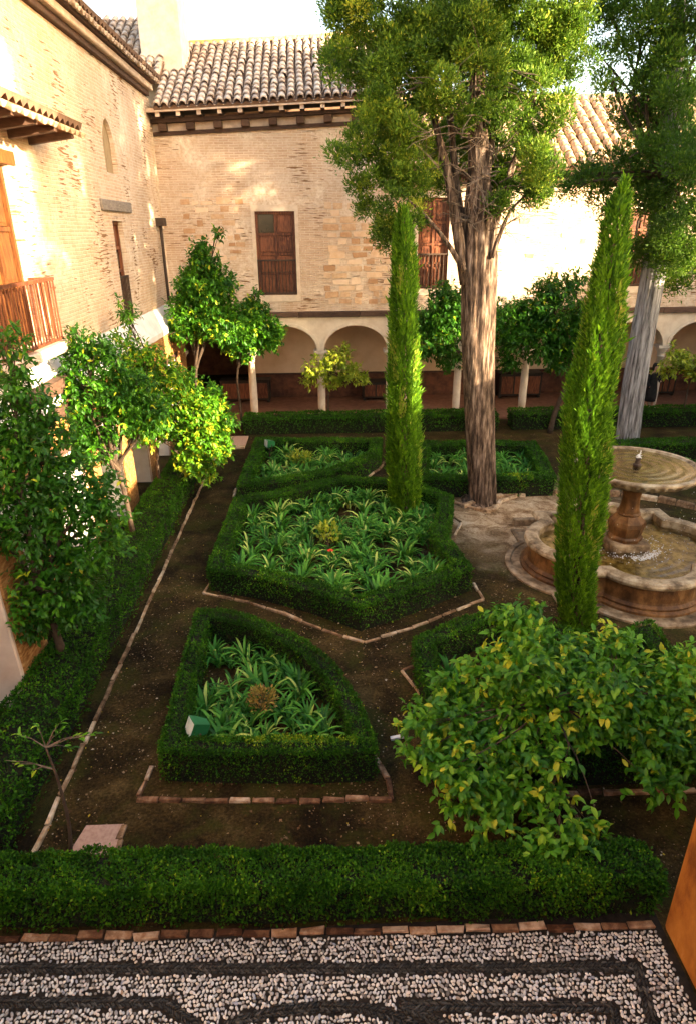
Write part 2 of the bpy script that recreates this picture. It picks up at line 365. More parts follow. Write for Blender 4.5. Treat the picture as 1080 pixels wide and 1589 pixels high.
AGA = [(0.0, (0.006,0.045,0.004)), (0.4, (0.026,0.140,0.014)), (0.75, (0.10,0.30,0.035)), (1.0, (0.42,0.50,0.12))]
M['aga'] = leafmat('strap_leaf', AGA, 0.5, 0.16, spec=0.18); AGAO = [(0.0, (0.008,0.055,0.006)), (0.5, (0.030,0.150,0.016)), (0.88, (0.085,0.27,0.032)), (1.0, (0.36,0.44,0.10))]
M['aga_obj'] = leafmat('strap_leaf_piece', AGAO, 0.5, 0.16, True, spec=0.18)
M['red_petal'] = simple('red_petal', [(0.3, (0.5,0.01,0.01)), (0.7, (0.75,0.03,0.02))], 8, 0.5, 0.1, 0.002)
M['lamp_green'] = simple('green_enamel', [(0.3, (0.01,0.10,0.035)), (0.7, (0.02,0.17,0.06))], 6, 0.4, 0.1, 0.002)
M['lamp_glass'] = simple('frosted_glass', [(0.3, (0.40,0.50,0.48)), (0.7, (0.70,0.76,0.76))], 9, 0.25, 0.1, 0.002, spec=0.5)
M['slab'] = simple('pink_slab', [(0.25, (0.27,0.16,0.12)), (0.6, (0.42,0.28,0.22))], 25, 0.9, 0.5, 0.006)
M['skin'] = simple('skin', [(0.3, (0.42,0.22,0.14)), (0.7, (0.50,0.28,0.19))], 6, 0.5, 0.05, 0.001)
M['cloth_black'] = simple('black_cloth', [(0.3, (0.008,0.008,0.009)), (0.7, (0.02,0.02,0.022))], 12, 0.9, 0.3, 0.004)
M['hair'] = simple('dark_hair', [(0.3, (0.008,0.005,0.004)), (0.7, (0.02,0.012,0.008))], 20, 0.5, 0.4, 0.004, stretch=(4,4,.5))
M['chest'] = simple('black_wood', [(0.3, (0.012,0.008,0.006)), (0.7, (0.03,0.02,0.015))], 5, 0.5, 0.2, 0.004)
M['gallery_floor'] = simple('clay_floor', [(0.3, (0.17,0.07,0.042)), (0.7, (0.30,0.145,0.09))], 6, 0.7, 0.2, 0.004, objrand=0.3)
M['drop'] = simple('water_drop', [(0.3, (0.70,0.72,0.74)), (0.7, (0.82,0.84,0.86))], 5, 0.15, 0.05, 0.001, spec=0.6)
# ground: damp dark soil on the paths, pale sandy ground by the fountain, partly soft light painted in
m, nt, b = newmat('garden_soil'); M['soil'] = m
v = objvec(nt)
na = noise(nt, 1.1, 8, 0.68, v, 0.3); nb = noise(nt, 26, 6, 0.75, v); nc = noise(nt, 90, 3, 0.6, v)
soil = ramp(nt, [(0.37, (0.005,0.003,0.001)), (0.46, (0.018,0.011,0.004)), (0.54, (0.048,0.031,0.010)), (0.64, (0.13,0.085,0.032))], mixc(nt, 0.42, na, nb))
moss = ramp(nt, [(0.48, (0,0,0)), (0.62, (0.75,0.75,0.75))], noise(nt, 1.7, 6, 0.7, v, 0.5))
soil = mixc(nt, moss, soil, mixc(nt, nb, (0.008,0.012,0.002), (0.060,0.058,0.010)))
sand_lit = ramp(nt, [(0.38, (0.10,0.055,0.025)), (0.46, (0.25,0.155,0.085)), (0.54, (0.45,0.33,0.21)), (0.62, (0.60,0.48,0.34))], mixc(nt, 0.35, noise(nt, 2.4, 8, 0.7, v, 0.8), nb))
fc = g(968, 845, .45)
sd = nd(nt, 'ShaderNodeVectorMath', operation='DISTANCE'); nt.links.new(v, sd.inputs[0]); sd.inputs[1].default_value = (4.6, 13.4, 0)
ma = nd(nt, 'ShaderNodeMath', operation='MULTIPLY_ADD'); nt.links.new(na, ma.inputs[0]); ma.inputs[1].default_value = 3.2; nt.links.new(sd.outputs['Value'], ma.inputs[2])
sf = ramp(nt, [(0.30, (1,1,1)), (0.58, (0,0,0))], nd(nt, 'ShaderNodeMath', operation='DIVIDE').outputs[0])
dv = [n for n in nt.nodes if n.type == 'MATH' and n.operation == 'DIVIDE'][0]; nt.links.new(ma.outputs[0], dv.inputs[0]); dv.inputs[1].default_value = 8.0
nt.links.new(mixc(nt, sf, soil, sand_lit), b.inputs['Base Color']); b.inputs['Roughness'].default_value = 0.95; b.inputs['Specular IOR Level'].default_value = 0.12
bump(nt, b, mixc(nt, 0.5, nb, nc), 0.9, 0.03)
# water
m, nt, b = newmat('fountain_water'); M['water'] = m
b.inputs['Base Color'].default_value = (0.80, 0.70, 0.42, 1); b.inputs['Roughness'].default_value = 0.04; b.inputs['IOR'].default_value = 1.33  # golden tint imitates the warm wall's reflection
b.inputs['Transmission Weight'].default_value = 1.0
v = objvec(nt); wv = nd(nt, 'ShaderNodeTexWave', wave_type='RINGS', rings_direction='Z'); nt.links.new(v, wv.inputs[0])
wv.inputs['Scale'].default_value = 1.7; wv.inputs['Distortion'].default_value = 3.0; wv.inputs['Detail'].default_value = 3
bump(nt, b, mixc(nt, 0.5, wv.outputs[1], noise(nt, 14, 4, 0.6, v)), 0.35, 0.03)
M['basin_floor'] = simple('reflection_gold_floor', [(0.36, (0.09,0.06,0.014)), (0.48, (0.22,0.155,0.045)), (0.62, (0.40,0.30,0.11))], 7, 0.9, 0.4, 0.01, detail=8)  # olive floor turned golden in place of the warm wall's reflection


M['niche_board'] = simple('tan_board', [(0.3, (0.20,0.13,0.065)), (0.7, (0.36,0.26,0.15))], 6, 0.8, 0.5, 0.01, stretch=(5,5,.6), objrand=.4)
M['surround'] = simple('cream_surround', [(0.36, (0.55,0.42,0.31)), (0.62, (0.68,0.55,0.43))], 4, 0.9, 0.4, 0.01)

M['brick_ochre'] = simple('ochre_brick', [(0.36, (0.20,0.075,0.018)), (0.5, (0.36,0.165,0.05)), (0.64, (0.50,0.28,0.11))], 7, 0.9, 0.7, 0.015, stretch=(1,1,4), detail=8)

# ================================================================== SETTING
gv = []; gf = []
def struct(o): o['kind'] = 'structure'; return o
V, F = box(-150, 150, -60, 400, -0.5, 0.0)
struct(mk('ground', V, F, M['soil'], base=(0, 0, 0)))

XL, YB = -4.85, 22.0
def plL(u, d, z): return (XL-d, u, z)           # left building, d into the wall
def plL0(u, d, z): return (-4.58-d, u, z)       # its thicker ground storey
def plB(u, d, z): return (u, YB+d, z)           # back building
def pbox(pl, u0, u1, d0, d1, z0, z1):
    V = [pl(u0,d0,z0),pl(u1,d0,z0),pl(u1,d1,z0),pl(u0,d1,z0),pl(u0,d0,z1),pl(u1,d0,z1),pl(u1,d1,z1),pl(u0,d1,z1)]
    return np.array(V, float), [(0,3,2,1),(4,5,6,7),(0,1,5,4),(1,2,6,5),(2,3,7,6),(3,0,4,7)]

# barrel roof tile, along +Y, length 1 (scaled), radius .5 in x
def tile_template():
    V = []; n = 6
    for y, r in ((0, 0.56), (1, 0.44)):
        for rr in (r, r-0.10):
            for k in range(n+1):
                a = math.pi*k/n; V.append((rr*math.cos(a), y, rr*math.sin(a)*0.9))
    F = []; N = n+1
    for k in range(n):
        F.append((k, k+1, 2*N+k+1, 2*N+k)); F.append((N+k, 3*N+k, 3*N+k+1, N+k+1)); F.append((k, N+k, N+k+1, k+1)); F.append((2*N+k, 2*N+k+1, 3*N+k+1, 3*N+k))
    return np.array(V), np.array(F)
TILE = tile_template()
def tile_mesh(mat, w, L):
    return mesh_from('tile', TILE[0]*np.array([w, L, w]), TILE[1], mat, smooth=False)
def tile_roof(parent, e0, e1, up, nrow, sp, L, mat, under, max_obj=300, jit=0.012, keep=None):
    """rows of barrel tiles above a channelled deck; tiles are pieces of parent"""
    e0 = np.array(e0, float); e1 = np.array(e1, float); al = e1-e0; W = np.linalg.norm(al); al /= W
    up = np.array(up, float); up -= al*(up@al); up /= np.linalg.norm(up); nrm = np.cross(al, up)
    nc = int(W/sp); sp = W/nc; step = L*0.82
    R0 = np.stack([al, up, nrm], 1)
    me = tile_mesh(mat, sp*0.78, L)
    # deck with channel tiles
    prof = []
    for c in range(nc+1):
        prof.append((c*sp-sp*0.28, 0.0)); prof.append((c*sp, 0.05)); prof.append((c*sp+sp*0.28, 0.0)); prof.append((c*sp+sp*.5, -0.03))
    H = nrow*step+0.05
    V = []; F = []
    for t in (0.0, H):
        for (x, h) in prof: V.append(e0+al*x+up*t+nrm*(h-0.02))
    n = len(prof)
    for k in range(n-1): F.append((k, k+1, n+k+1, n+k))
    for t in (0.0, H):
        for (x, h) in prof: V.append(e0+al*x+up*t+nrm*(-0.10))
    for k in range(n-1): F.append((2*n+k+1, 2*n+k, 3*n+k, 3*n+k+1)); F.append((k+1, k, 2*n+k, 2*n+k+1))
    deck = mk('deck', np.array(V), F, under, parent)
    P = []; Rr = []; cnt = 0
    for r in range(nrow):
        for c in range(nc+1):
            p = e0+al*(c*sp+random.gauss(0, jit))+up*(r*step-0.06+random.gauss(0, jit))+nrm*(0.035+random.gauss(0, .006))
            if keep and not keep(p): continue
            a = random.gauss(0, 0.035); t = 0.07+random.gauss(0, 0.015)
            y = unit(up*math.cos(a)+al*math.sin(a)); x = unit(al*math.cos(a)-up*math.sin(a)); z = np.cross(x, y)
            y2 = unit(y-z*t*0.35); z2 = np.cross(x, y2)
            R = np.stack([x, y2, z2], 1)
            if cnt < max_obj:
                inst('tile', me, p, R, parent); cnt += 1
            else: P.append(p); Rr.append(R)
    if P:
        V, F, _ = scatter(TILE[0]*np.array([sp*0.78, L, sp*0.78]), TILE[1], np.array(Rr), np.array(P), np.ones(len(P)))
        mk('tile', V, F, mat, parent, kind='stuff')
    return R0

def window(parent, pl, u0, u1, z0, z1, cols, rows, wood, rail=0.0, rail_out=0.0, d=0.10, barmat=None, lights=(), rail_d=0.035):
    f = []
    w = 0.075
    for q in ((u0, u0+w, z0, z1), (u1-w, u1, z0, z1), (u0+w, u1-w, z1-w, z1), (u0+w, u1-w, z0, z0+w)):
        f.append(pbox(pl, q[0], q[1], d-0.05, d+0.06, q[2], q[3]))
    mid = (u0+u1)/2
    win = mk('window', *join(f), M[wood], parent)
    V, F = pbox(pl, u0+w, u1-w, d+0.055, d+0.075, z0+w, z1-w); mk('backing', V, F, M['wood_beam'], win)
    cw = (u1-u0-2*w)/cols; rh = (z1-z0-2*w)/rows
    st = 0.035
    s = []
    for c in range(1, cols): s.append(pbox(pl, u0+w+c*cw-st, u0+w+c*cw+st, d-0.03, d+0.05, z0+w, z1-w))
    for r in range(1, rows):
        for c in range(cols):
            s.append(pbox(pl, u0+w+c*cw+(st if c else 0), u0+w+(c+1)*cw-(st if c < cols-1 else 0), d-0.026, d+0.05, z0+w+r*rh-st, z0+w+r*rh+st))
    for q_ in s: mk('glazing_bar', *q_, M[wood], win)
    for r in range(rows):
        for c in range(cols):
            a, b_, c_, d_ = u0+w+c*cw+(st if c else 0)+.012, u0+w+(c+1)*cw-(st if c < cols-1 else 0)-.012, z0+w+r*rh+(st if r else 0)+.012, z0+w+(r+1)*rh-(st if r < rows-1 else 0)-.012
            V, F = pbox(pl, a, b_, d+0.012, d+0.053, c_, d_)
            # raised field of the panel
            V2, F2 = pbox(pl, a+.05, b_-.05, d-0.008, d+0.013, c_+.05, d_-.05)
            mk('pane' if (r, c) in lights else 'panel', *join([(V, F), (V2, F2)]), M['glass_dark' if (r, c) in lights else wood], win)
    if rail:
        rl = mk('railing', *pbox(pl, u0-.02, u1+.02, -rail_d-0.02-rail_out, -rail_d+0.02-rail_out, z0+rail, z0+rail+.05), M[barmat or 'iron'], parent)
        mk('bottom_rail', *pbox(pl, u0-.02, u1+.02, -rail_d-0.02-rail_out, -rail_d+0.02-rail_out, z0+.03, z0+.07), M[barmat or 'iron'], rl)
        n = max(4, int((u1-u0)/0.11))
        for k in range(n+1):
            u = u0+.01+(u1-u0-.02)*k/n
            mk('baluster', *pbox(pl, u-.011, u+.011, -rail_d-0.011-rail_out, -rail_d+0.011-rail_out, z0+.07, z0+rail), M[barmat or 'iron'], rl)
        if rail_out:
            for u in (u0, u1):
                for k in range(4):
                    dd = -rail_out*(k/4)
                    mk('baluster', *pbox(pl, u-.011, u+.011, dd-.011, dd+.011, z0+.07, z0+rail), M[barmat or 'iron'], rl)
                mk('side_rail', *pbox(pl, u-.02, u+.02, -rail_out-.01, 0, z0+rail+.004, z0+rail+.046), M[barmat or 'iron'], rl)
    return win

# ------------------------------------------------------------------ left building
LB = root('brick_building', 'tall weathered brick wing with tiled hood, barred balcony and pointed niche', 'building', (XL, 10, 0))
upper_holes = [(16.80, 17.75, 7.25, 8.42), (16.68, 17.5, 4.05, 6.28), (9.3, 11.55, 4.32, 7.0)]
V, F = wall_sheet(-3.0, 21.99, 3.42, 9.55, upper_holes, 0.5, plL); mk('wall', V, F, M['brick_y'], LB)
jambs = [7.3, 9.5, 11.7, 13.9, 16.1, 18.3, 20.5]
V, F = wall_sheet(-3.0, 21.99, 0.0, 3.3, [(j-1.3, j, 0.0, 2.45) for j in jambs], 0.78, plL0); mk('lower_wall', V, F, M['brick_ochre'], LB)
for j in jambs:                                  # white plastered reveals and a timber head
    s = mk('reveal', *join([pbox(plL0, j-.035, j+.001, 0.02, 0.80, 0, 2.4), pbox(plL0, j-1.301, j-1.265, 0.02, 0.80, 0, 2.4), pbox(plL0, j-1.265, j-.035, 0.02, 0.8, 2.36, 2.41)]), M['plaster_white'], LB)
    mk('lintel', *pbox(plL0, j-1.5, j+.2, -.012, 0.15, 2.452, 2.62), M['wood_beam'], LB)
    mk('corner_strip', *pbox(plL0, j-.03, j+.03, -.012, 0.018, 0, 2.44), M['corbel_pale'], LB)
V, F = box(-5.0, -4.2, 7.34, 8.15, 0, 2.3); V[1:3, 0] += .06; V[4:, 1] += [0, 0, -.03, -.03]
bevel(mk('buttress', V, F, M['brick_ochre'], LB), .03)
V, F = box(-5.3, -4.14, 7.26, 7.338, 0, 2.28); V[5:7, 0] -= .07
bevel(mk('buttress_face', V, F, M['plaster_pink'], LB), .02)
mk('gallery_wall', *box(-8.2, -8.0, -3, 22, 0, 3.3), M['plaster_inner'], LB)
mk('gallery_ceiling', *box(-8.0, -5.37, -3, 21.9, 3.0, 3.2), M['wood_beam'], LB)
# sloped plaster ledge between the storeys
V = []; F = []
ys = np.linspace(-3, 21.98, 60)
for y in ys:
    w = 0.012*math.sin(y*3.1)+0.008*math.sin(y*7.7)
    V += [(-4.56+w, y, 3.30), (-4.55+w, y, 3.44), (-4.845, y, 3.98+w), (-5.2, y, 3.98+w), (-5.2, y, 3.30)]
for k in range(len(ys)-1):
    for q in range(5): F.append((k*5+q, (k+1)*5+q, (k+1)*5+(q+1) % 5, k*5+(q+1) % 5))
mk('plaster_ledge', V, F, M['plaster_white'], LB)
for y0, y1, z0, z1 in ((9.7, 11.6, 3.50, 3.72), (9.4, 11.4, 3.12, 3.28)):
    o = mk('timber', *box(-4.86, -4.50, y0, y1, z0, z1), M['wood_beam'], LB)  # dark blocks stand in for a shaded recess in the ledge
# pointed niche: corner fillers make the arch, boards at the back
for s in (0, 1):
    pts = []
    for k in range(7):
        t = k/6; u = 0.475*math.cos(t*math.pi/2)**1.15; z = 7.75+0.67*math.sin(t*math.pi/2)**1.1
        pts.append((u, z))
    V = []; F = []
    n = len(pts)
    poly = [(16.80+p[0]*0 + (0.475-p[0]) if s == 0 else 17.75-(0.475-p[0]), p[1]) for p in pts] + [((16.80 if s == 0 else 17.75), 8.42)]
    # left profile climbs from the springing at the jamb to the crown at the middle
    for d in (0.004, 0.10):
        for (u, z) in poly: V.append(plL(u, d, z))
    m_ = len(poly); F.append(tuple(range(m_))); F.append(tuple(range(2*m_-1, m_-1, -1)))
    for k in range(m_): F.append((k, (k+1) % m_, m_+(k+1) % m_, m_+k))
    mk('arch_corner', V, F, M['brick_y'], LB)
nb = 4
for k in range(nb):
    mk('board', *pbox(plL, 16.80+.95*k/nb+.004, 16.80+.95*(k+1)/nb-.004, 0.10+.01*(k % 2), 0.16, 7.25, 8.42), M['niche_board'], LB)
mk('sill', *pbox(plL, 16.85, 17.70, 0.01, 0.11, 7.252, 7.30), M['corbel_pale'], LB)
bevel(mk('stone_lintel', *pbox(plL, 15.95, 18.35, -.06, 0.1, 6.48, 6.72), M['wood_grey'], LB), .02)
window(LB, plL, 16.68, 17.5, 4.05, 6.28, 1, 4, 'wood_dark', rail=0.95, d=0.16, lights=((1, 0), (2, 0)), rail_d=-0.03)
mk('sill', *pbox(plL, 16.6, 17.6, -.05, 0.12, 3.985, 4.045), M['corbel_pale'], LB)
# balcony doors
window(LB, plL, 9.3, 11.55, 4.32, 7.0, 4, 3, 'wood_orange', rail=0.98, rail_out=0.34, d=0.14, barmat='wood_dark')
bevel(mk('balcony_slab', *box(-4.84, -4.42, 9.15, 11.7, 4.14, 4.31), M['corbel_pale'], LB), .015)
mk('door_lintel', *pbox(plL, 9.1, 11.8, -.03, 0.1, 7.005, 7.2), M['wood_orange'], LB)
# tiled hood on brackets
hood = mk('hood', *join([box(-4.85, -4.08, 8.6, 12.75, 7.56, 7.60)]), M['wood_orange'], LB)
for k in range(6):
    y = 8.75+k*0.77
    V, F = box(-4.85, -4.12, y-.06, y+.06, 7.38, 7.555); V[1, 2] += .10; V[2, 2] += .10
    mk('bracket', V, F, M['wood_beam'], hood)
tile_roof(hood, (-4.05, 12.8, 7.64), (-4.05, 8.5, 7.64), (-0.8, 0, 0.30), 2, 0.22, 0.46, M['tile_warm'], M['tile_under'])
# cornice and eave
bevel(mk('cornice', *pbox(plL, -3, 21.6, -.10, 0.3, 9.56, 9.68), M['wood_beam'], LB), .01)
bevel(mk('cornice', *pbox(plL, -3, 21.6, -.22, 0.3, 9.685, 9.84), M['corbel_pale'], LB), .02)
mk('cornice', *pbox(plL, -3, 21.6, -.30, 0.3, 9.845, 9.92), M['wood_beam'], LB)
rf = mk('roof', *join([box(-9, -5.2, -3, 21.6, 9.95, 10.1)]), M['tile_under'], LB)
tile_roof(rf, (-4.46, 21.8, 9.99), (-4.46, 6.0, 9.99), (-0.88, 0, 0.36), 2, 0.23, 0.46, M['tile'], M['tile_under'])
# rain pipe by the corner
mk('pipe', *tube([(-4.76, 21.2, 6.2), (-4.76, 21.2, 3.9)], 0.045, 8), M['iron'], LB)
mk('hopper', *box(-4.85, -4.62, 21.0, 21.4, 6.2, 6.42), M['iron'], LB)

# ------------------------------------------------------------------ back building
BB = root('arcaded_building', 'pale brick building with ground floor arcade, shuttered windows and tiled roof', 'building', (4, YB, 0))
XE = 2.3                                         # the tall part ends behind the old cypress
w1 = (-2.03, -0.80, 4.14, 6.60); w2 = (3.05, 4.02, 4.28, 6.95); w3 = (9.6, 10.8, 4.28, 6.6)
zE = 9.02
V, F = wall_sheet(-4.86, XE, 3.62, zE, [w1], 0.55, plB); 
V2, F2 = wall_sheet(XE, 17.4, 3.62, 7.45, [w2, w3], 0.55, plB)
wallB = mk('wall', *join([(V, F), (V2, F2)]), M['brick_x'], BB)
V, F = box(XE-.01, XE+.02, YB+.01, 27, 7.0, 9.3); mk('gable_wall', V, F, M['brick_x'], BB)
window(BB, plB, *w1, 2, 4, 'wood_dark', rail=1.02, d=0.13, lights=((3, 0),), rail_d=-0.02)
window(BB, plB, *w2, 2, 4, 'wood_dark', rail=1.02, d=0.13, rail_d=-0.02)
window(BB, plB, *w3, 2, 4, 'wood_dark', rail=1.02, d=0.13, rail_d=-0.02)
for w in (w1, w2, w3):                            # smooth plaster surround
    mk('surround', *join([pbox(plB, w[0]-.11, w[0]-.001, -.018, .05, w[2]-.2, w[3]+.18), pbox(plB, w[1]+.001, w[1]+.11, -.018, .05, w[2]-.2, w[3]+.18), pbox(plB, w[0], w[1], -.018, .05, w[3]+.001, w[3]+.18), pbox(plB, w[0], w[1], -.022, .05, w[2]-.2, w[2]-.001)]), M['surround'], BB)
# single stones and bricks that stand out of the render between the windows
def stones(x0, x1, z0, z1, n, lmin, lmax, hmin, hmax, seed):
    r = random.Random(seed); placed = []
    tries = 0
    while len(placed) < n and tries < 4000:
        tries += 1
        l = r.uniform(lmin, lmax); h = r.uniform(hmin, hmax); x = r.uniform(x0, x1-l); z = z0+round(r.uniform(0, z1-z0-h)/0.20)*0.20
        if any(x < q[1]+.02 and x+l > q[0]-.02 and z < q[3]+.02 and z+h > q[2]-.02 for q in placed): continue
        placed.append((x, x+l, z, z+h))
    for q in placed:
        V, F = pbox(plB, q[0], q[1], -r.uniform(.004, .018), .05, q[2], q[3])
        V += np.array([[r.gauss(0, .012), 0, r.gauss(0, .01)] for _ in V])
        mk('stone', V, F, M['stone_block'], BB)
stones(0.05, 2.75, 3.85, 6.9, 75, .18, .52, .12, .19, 3)
stones(-4.3, -2.35, 5.2, 7.1, 30, .16, .45, .10, .19, 4)
stones(4.5, 9.3, 4.4, 6.9, 26, .16, .40, .09, .16, 9)
# string ledge of dark timber
for k in range(11):
    x0 = -4.84+k*2.02
    bevel(mk('ledge_beam', *pbox(plB, x0, x0+2.01, -.10, 0.4, 3.44+.012*(k % 2), 3.615), M['wood_beam'], BB), .012)
# arcade: spandrels cut by round arches
cols_x = [-4.80+2.35*k for k in range(10)]
SPR, RISE, DEP = 2.36, 0.80, 0.42
for k in range(len(cols_x)-1):
    a, b_ = cols_x[k], cols_x[k+1]; c = (a+b_)/2; hw = (b_-a)/2-0.12
    pts = [(a, SPR)]+[(c-hw*math.cos(t), SPR+RISE*math.sin(t)) for t in np.linspace(0, math.pi, 17)]+[(b_, SPR)]
    V = []; F = []
    for d in (0.0, DEP):
        for (x, z) in pts: V.append(plB(x, d, z))
        for (x, z) in pts: V.append(plB(x, d, 3.435))
    n = len(pts)
    for i in range(n-1):
        F.append((i, i+1, n+i+1, n+i)); F.append((2*n+i, 3*n+i, 3*n+i+1, 2*n+i+1)); F.append((i, 2*n+i, 2*n+i+1, i+1))
    mk('arch', V, F, M['plaster_arcade'], BB)
    # thin raised arch band
    V = []; F = []
    ts = np.linspace(0, math.pi, 17)
    for t in ts:
        for rr in (0.0, 0.11):
            for d in (-.022, .05): V.append(plB(c-(hw+rr)*math.cos(t), d, SPR+(RISE+rr)*math.sin(t)+.001))
    for i in range(16):
        for (p, q) in ((0, 1), (1, 3), (3, 2), (2, 0)): F.append((i*4+p, i*4+q, (i+1)*4+q, (i+1)*4+p))
    mk('arch_band', V, F, M['plaster_arcade'], BB)
for k, x in enumerate(cols_x):
    yc = YB+DEP/2
    shaft = mk('column', *lathe([(0.125, 0.14), (0.135, 0.5), (0.13, 1.2), (0.112, 1.95), (0.13, 1.96), (0.13, 2.0), (0.112, 2.01)], (x, yc, 0), 16), M['column'], BB, smooth=True)
    mk('base', *join([box(x-.19, x+.19, yc-.19, yc+.19, 0, .07), lathe([(0.17, .07), (.185, .10), (.14, .14)], (x, yc, 0), 16)]), M['column'], shaft)
    mk('capital', *join([lathe([(.12, 2.01), (.135, 2.10), (.19, 2.20), (.20, 2.26)], (x, yc, 0), 16), box(x-.225, x+.225, yc-.22, yc+.22, 2.26, 2.355)]), M['column'], shaft)
# gallery behind the arches
mk('gallery_wall', *box(-2.7, 17.5, 25.2, 25.4, 0.95, 3.4), M['plaster_inner'], BB)
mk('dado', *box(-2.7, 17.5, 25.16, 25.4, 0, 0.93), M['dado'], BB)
mk('dado_rail', *box(-2.7, 17.5, 25.12, 25.3, 0.93, 0.99), M['wood_beam'], BB)
mk('gallery_ceiling', *box(-8, 17.5, 22.43, 25.3, 3.3, 3.42), M['wood_beam'], BB)
for k in range(25): mk('ceiling_joist', *box(-7.6+k, -7.48+k, 22.45, 25.19, 3.16, 3.299), M['wood_beam'], BB)
mk('added_dark_room', *join([box(-8.2, -2.5, 30.0, 30.2, 0, 3.4), box(-8.2, -8.0, 25.41, 30.0, 0, 3.4), box(-2.7, -2.5, 25.41, 30.0, 0, 3.4), box(-8.2, -2.5, 25.31, 30.2, 3.41, 3.5)]), M['dado'], BB)  # room added to keep the left bays dark, in the dark dado colour
mk('gallery_end_wall', *box(-8.2, -8.0, 21.9, 25.4, 0, 3.4), M['plaster_inner'], BB)
struct(mk('gallery_pavement', *box(-8, 17.5, 21.55, 25.1, -.2, 0.06), M['gallery_floor'], base=(4, 23, 0)))
# eaves of the tall part: sagging line rises to the right as in the photograph
def ez(x): return 9.16+0.045*(x+4.8)
sl_ = 0.045
def tilt(V, x0=-4.8):
    V = np.array(V, float); V[:, 2] += sl_*(V[:, 0]-x0); return V
def bbox_t(*a):
    V, F = box(*a); return tilt(V), F
mk('wall_plate', *bbox_t(-4.84, XE, YB-.07, YB+.3, 8.62, 8.72), M['wood_beam'], BB)
mk('frieze', *bbox_t(-4.84, XE, YB-.02, YB+.3, 8.722, 8.92), M['corbel_pale'], BB)
for k in range(9):
    x = -4.5+0.80*k
    bevel(mk('corbel', *bbox_t(x-.14, x+.10, YB-.22, YB+.1, 8.725, 8.915), M['wood_beam'], BB), .012)
mk('beam', *bbox_t(-4.84, XE, YB-.26, YB+.3, 8.921, 9.02), M['wood_beam'], BB)
for k in range(12):
    x = -4.55+0.585*k
    raf = bevel(mk('rafter_end', *bbox_t(x-.065, x+.065, YB-.56, YB+.1, 9.022, 9.16), M['wood_beam'], BB), .012)
    mk('rafter_tip', *bbox_t(x-.06, x+.06, YB-.575, YB-.562, 9.025, 9.155), M['corbel_pale'], raf)
mk('soffit_board', *bbox_t(-4.84, XE, YB-.60, YB+.3, 9.162, 9.20), M['wood_beam'], BB)
bevel(mk('eave_board', *bbox_t(-4.84, XE, YB-.64, YB-.603, 9.13, 9.24), M['corbel_pale'], BB), .008)
rfB = mk('roof', *bbox_t(-9.5, XE, 25.9, 26.3, 9.3, 11.70), M['tile_under'], BB)
upv = (0, 4.75, 2.50)
tile_roof(rfB, (-4.55, YB-.68, 9.25+.012), (XE, YB-.68, 9.25+sl_*(XE+4.8)), upv, 14, 0.25, 0.45, M['tile'], M['tile_under'], 300)
tile_roof(rfB, (-9.4, 22.7, 10.25), (-4.75, 22.7, 10.25), (0, 4.0, 2.6), 11, 0.25, 0.45, M['tile'], M['tile_under'], 0)
rt = []
for k in range(30):
    x = -9.4+k*0.40
    V, F = tube([(x, 26.12, 11.72+sl_*(x+4.8)), (x+.44, 26.12, 11.76+sl_*(x+4.8))], [.15, .12], 10); rt.append((V, F))
    if x < XE: mk('ridge_tile', V, F, M['ridge'], rfB)
# chimney of white render
ch = root('chimney', 'white rendered chimney stack with tile cap standing behind the corner eaves', 'chimney', (-4.6, 24.2, 9.6))
bevel(mk('stack', *box(-5.3, -4.05, 23.6, 24.9, 9.6, 12.9), M['surround'], ch), .03)
bevel(mk('cap', *box(-5.4, -3.95, 23.5, 25.0, 12.9, 13.02), M['tile_warm'], ch), .02)
for sx in (-5.25, -4.2):
    for sy in (23.65, 24.75): mk('post', *box(sx, sx+.12, sy, sy+.12, 13.02, 13.4), M['plaster_white'], ch)
bevel(mk('hood_slab', *box(-5.4, -3.95, 23.5, 25.0, 13.4, 13.5), M['tile_warm'], ch), .02)
# low right part
mk('eave_beam', *box(XE, 17.4, YB-.30, YB+.2, 7.36, 7.50), M['wood_beam'], BB)
for k in range(24):
    x = XE+.3+k*0.62
    bevel(mk('rafter_end', *box(x-.06, x+.06, YB-.52, YB+.1, 7.502, 7.62), M['wood_beam'], BB), .01)
mk('soffit_board', *box(XE, 17.4, YB-.56, YB+.3, 7.622, 7.66), M['wood_beam'], BB)
rfR = mk('roof', *box(XE, 17.4, 25.4, 25.8, 7.7, 10.1), M['tile_under'], BB)
tile_roof(rfR, (XE+.1, YB-.64, 7.71), (17.4, YB-.64, 7.71), (0, 4.0, 2.45), 12, 0.34, 0.46, M['tile_warm'], M['tile_under'], 300, keep=None)
for k in range(36):
    x = XE+.1+k*0.42; mk('ridge_tile', *tube([(x, 25.6, 10.12), (x+.46, 25.6, 10.15)], [.15, .12], 10), M['ridge'], rfR)

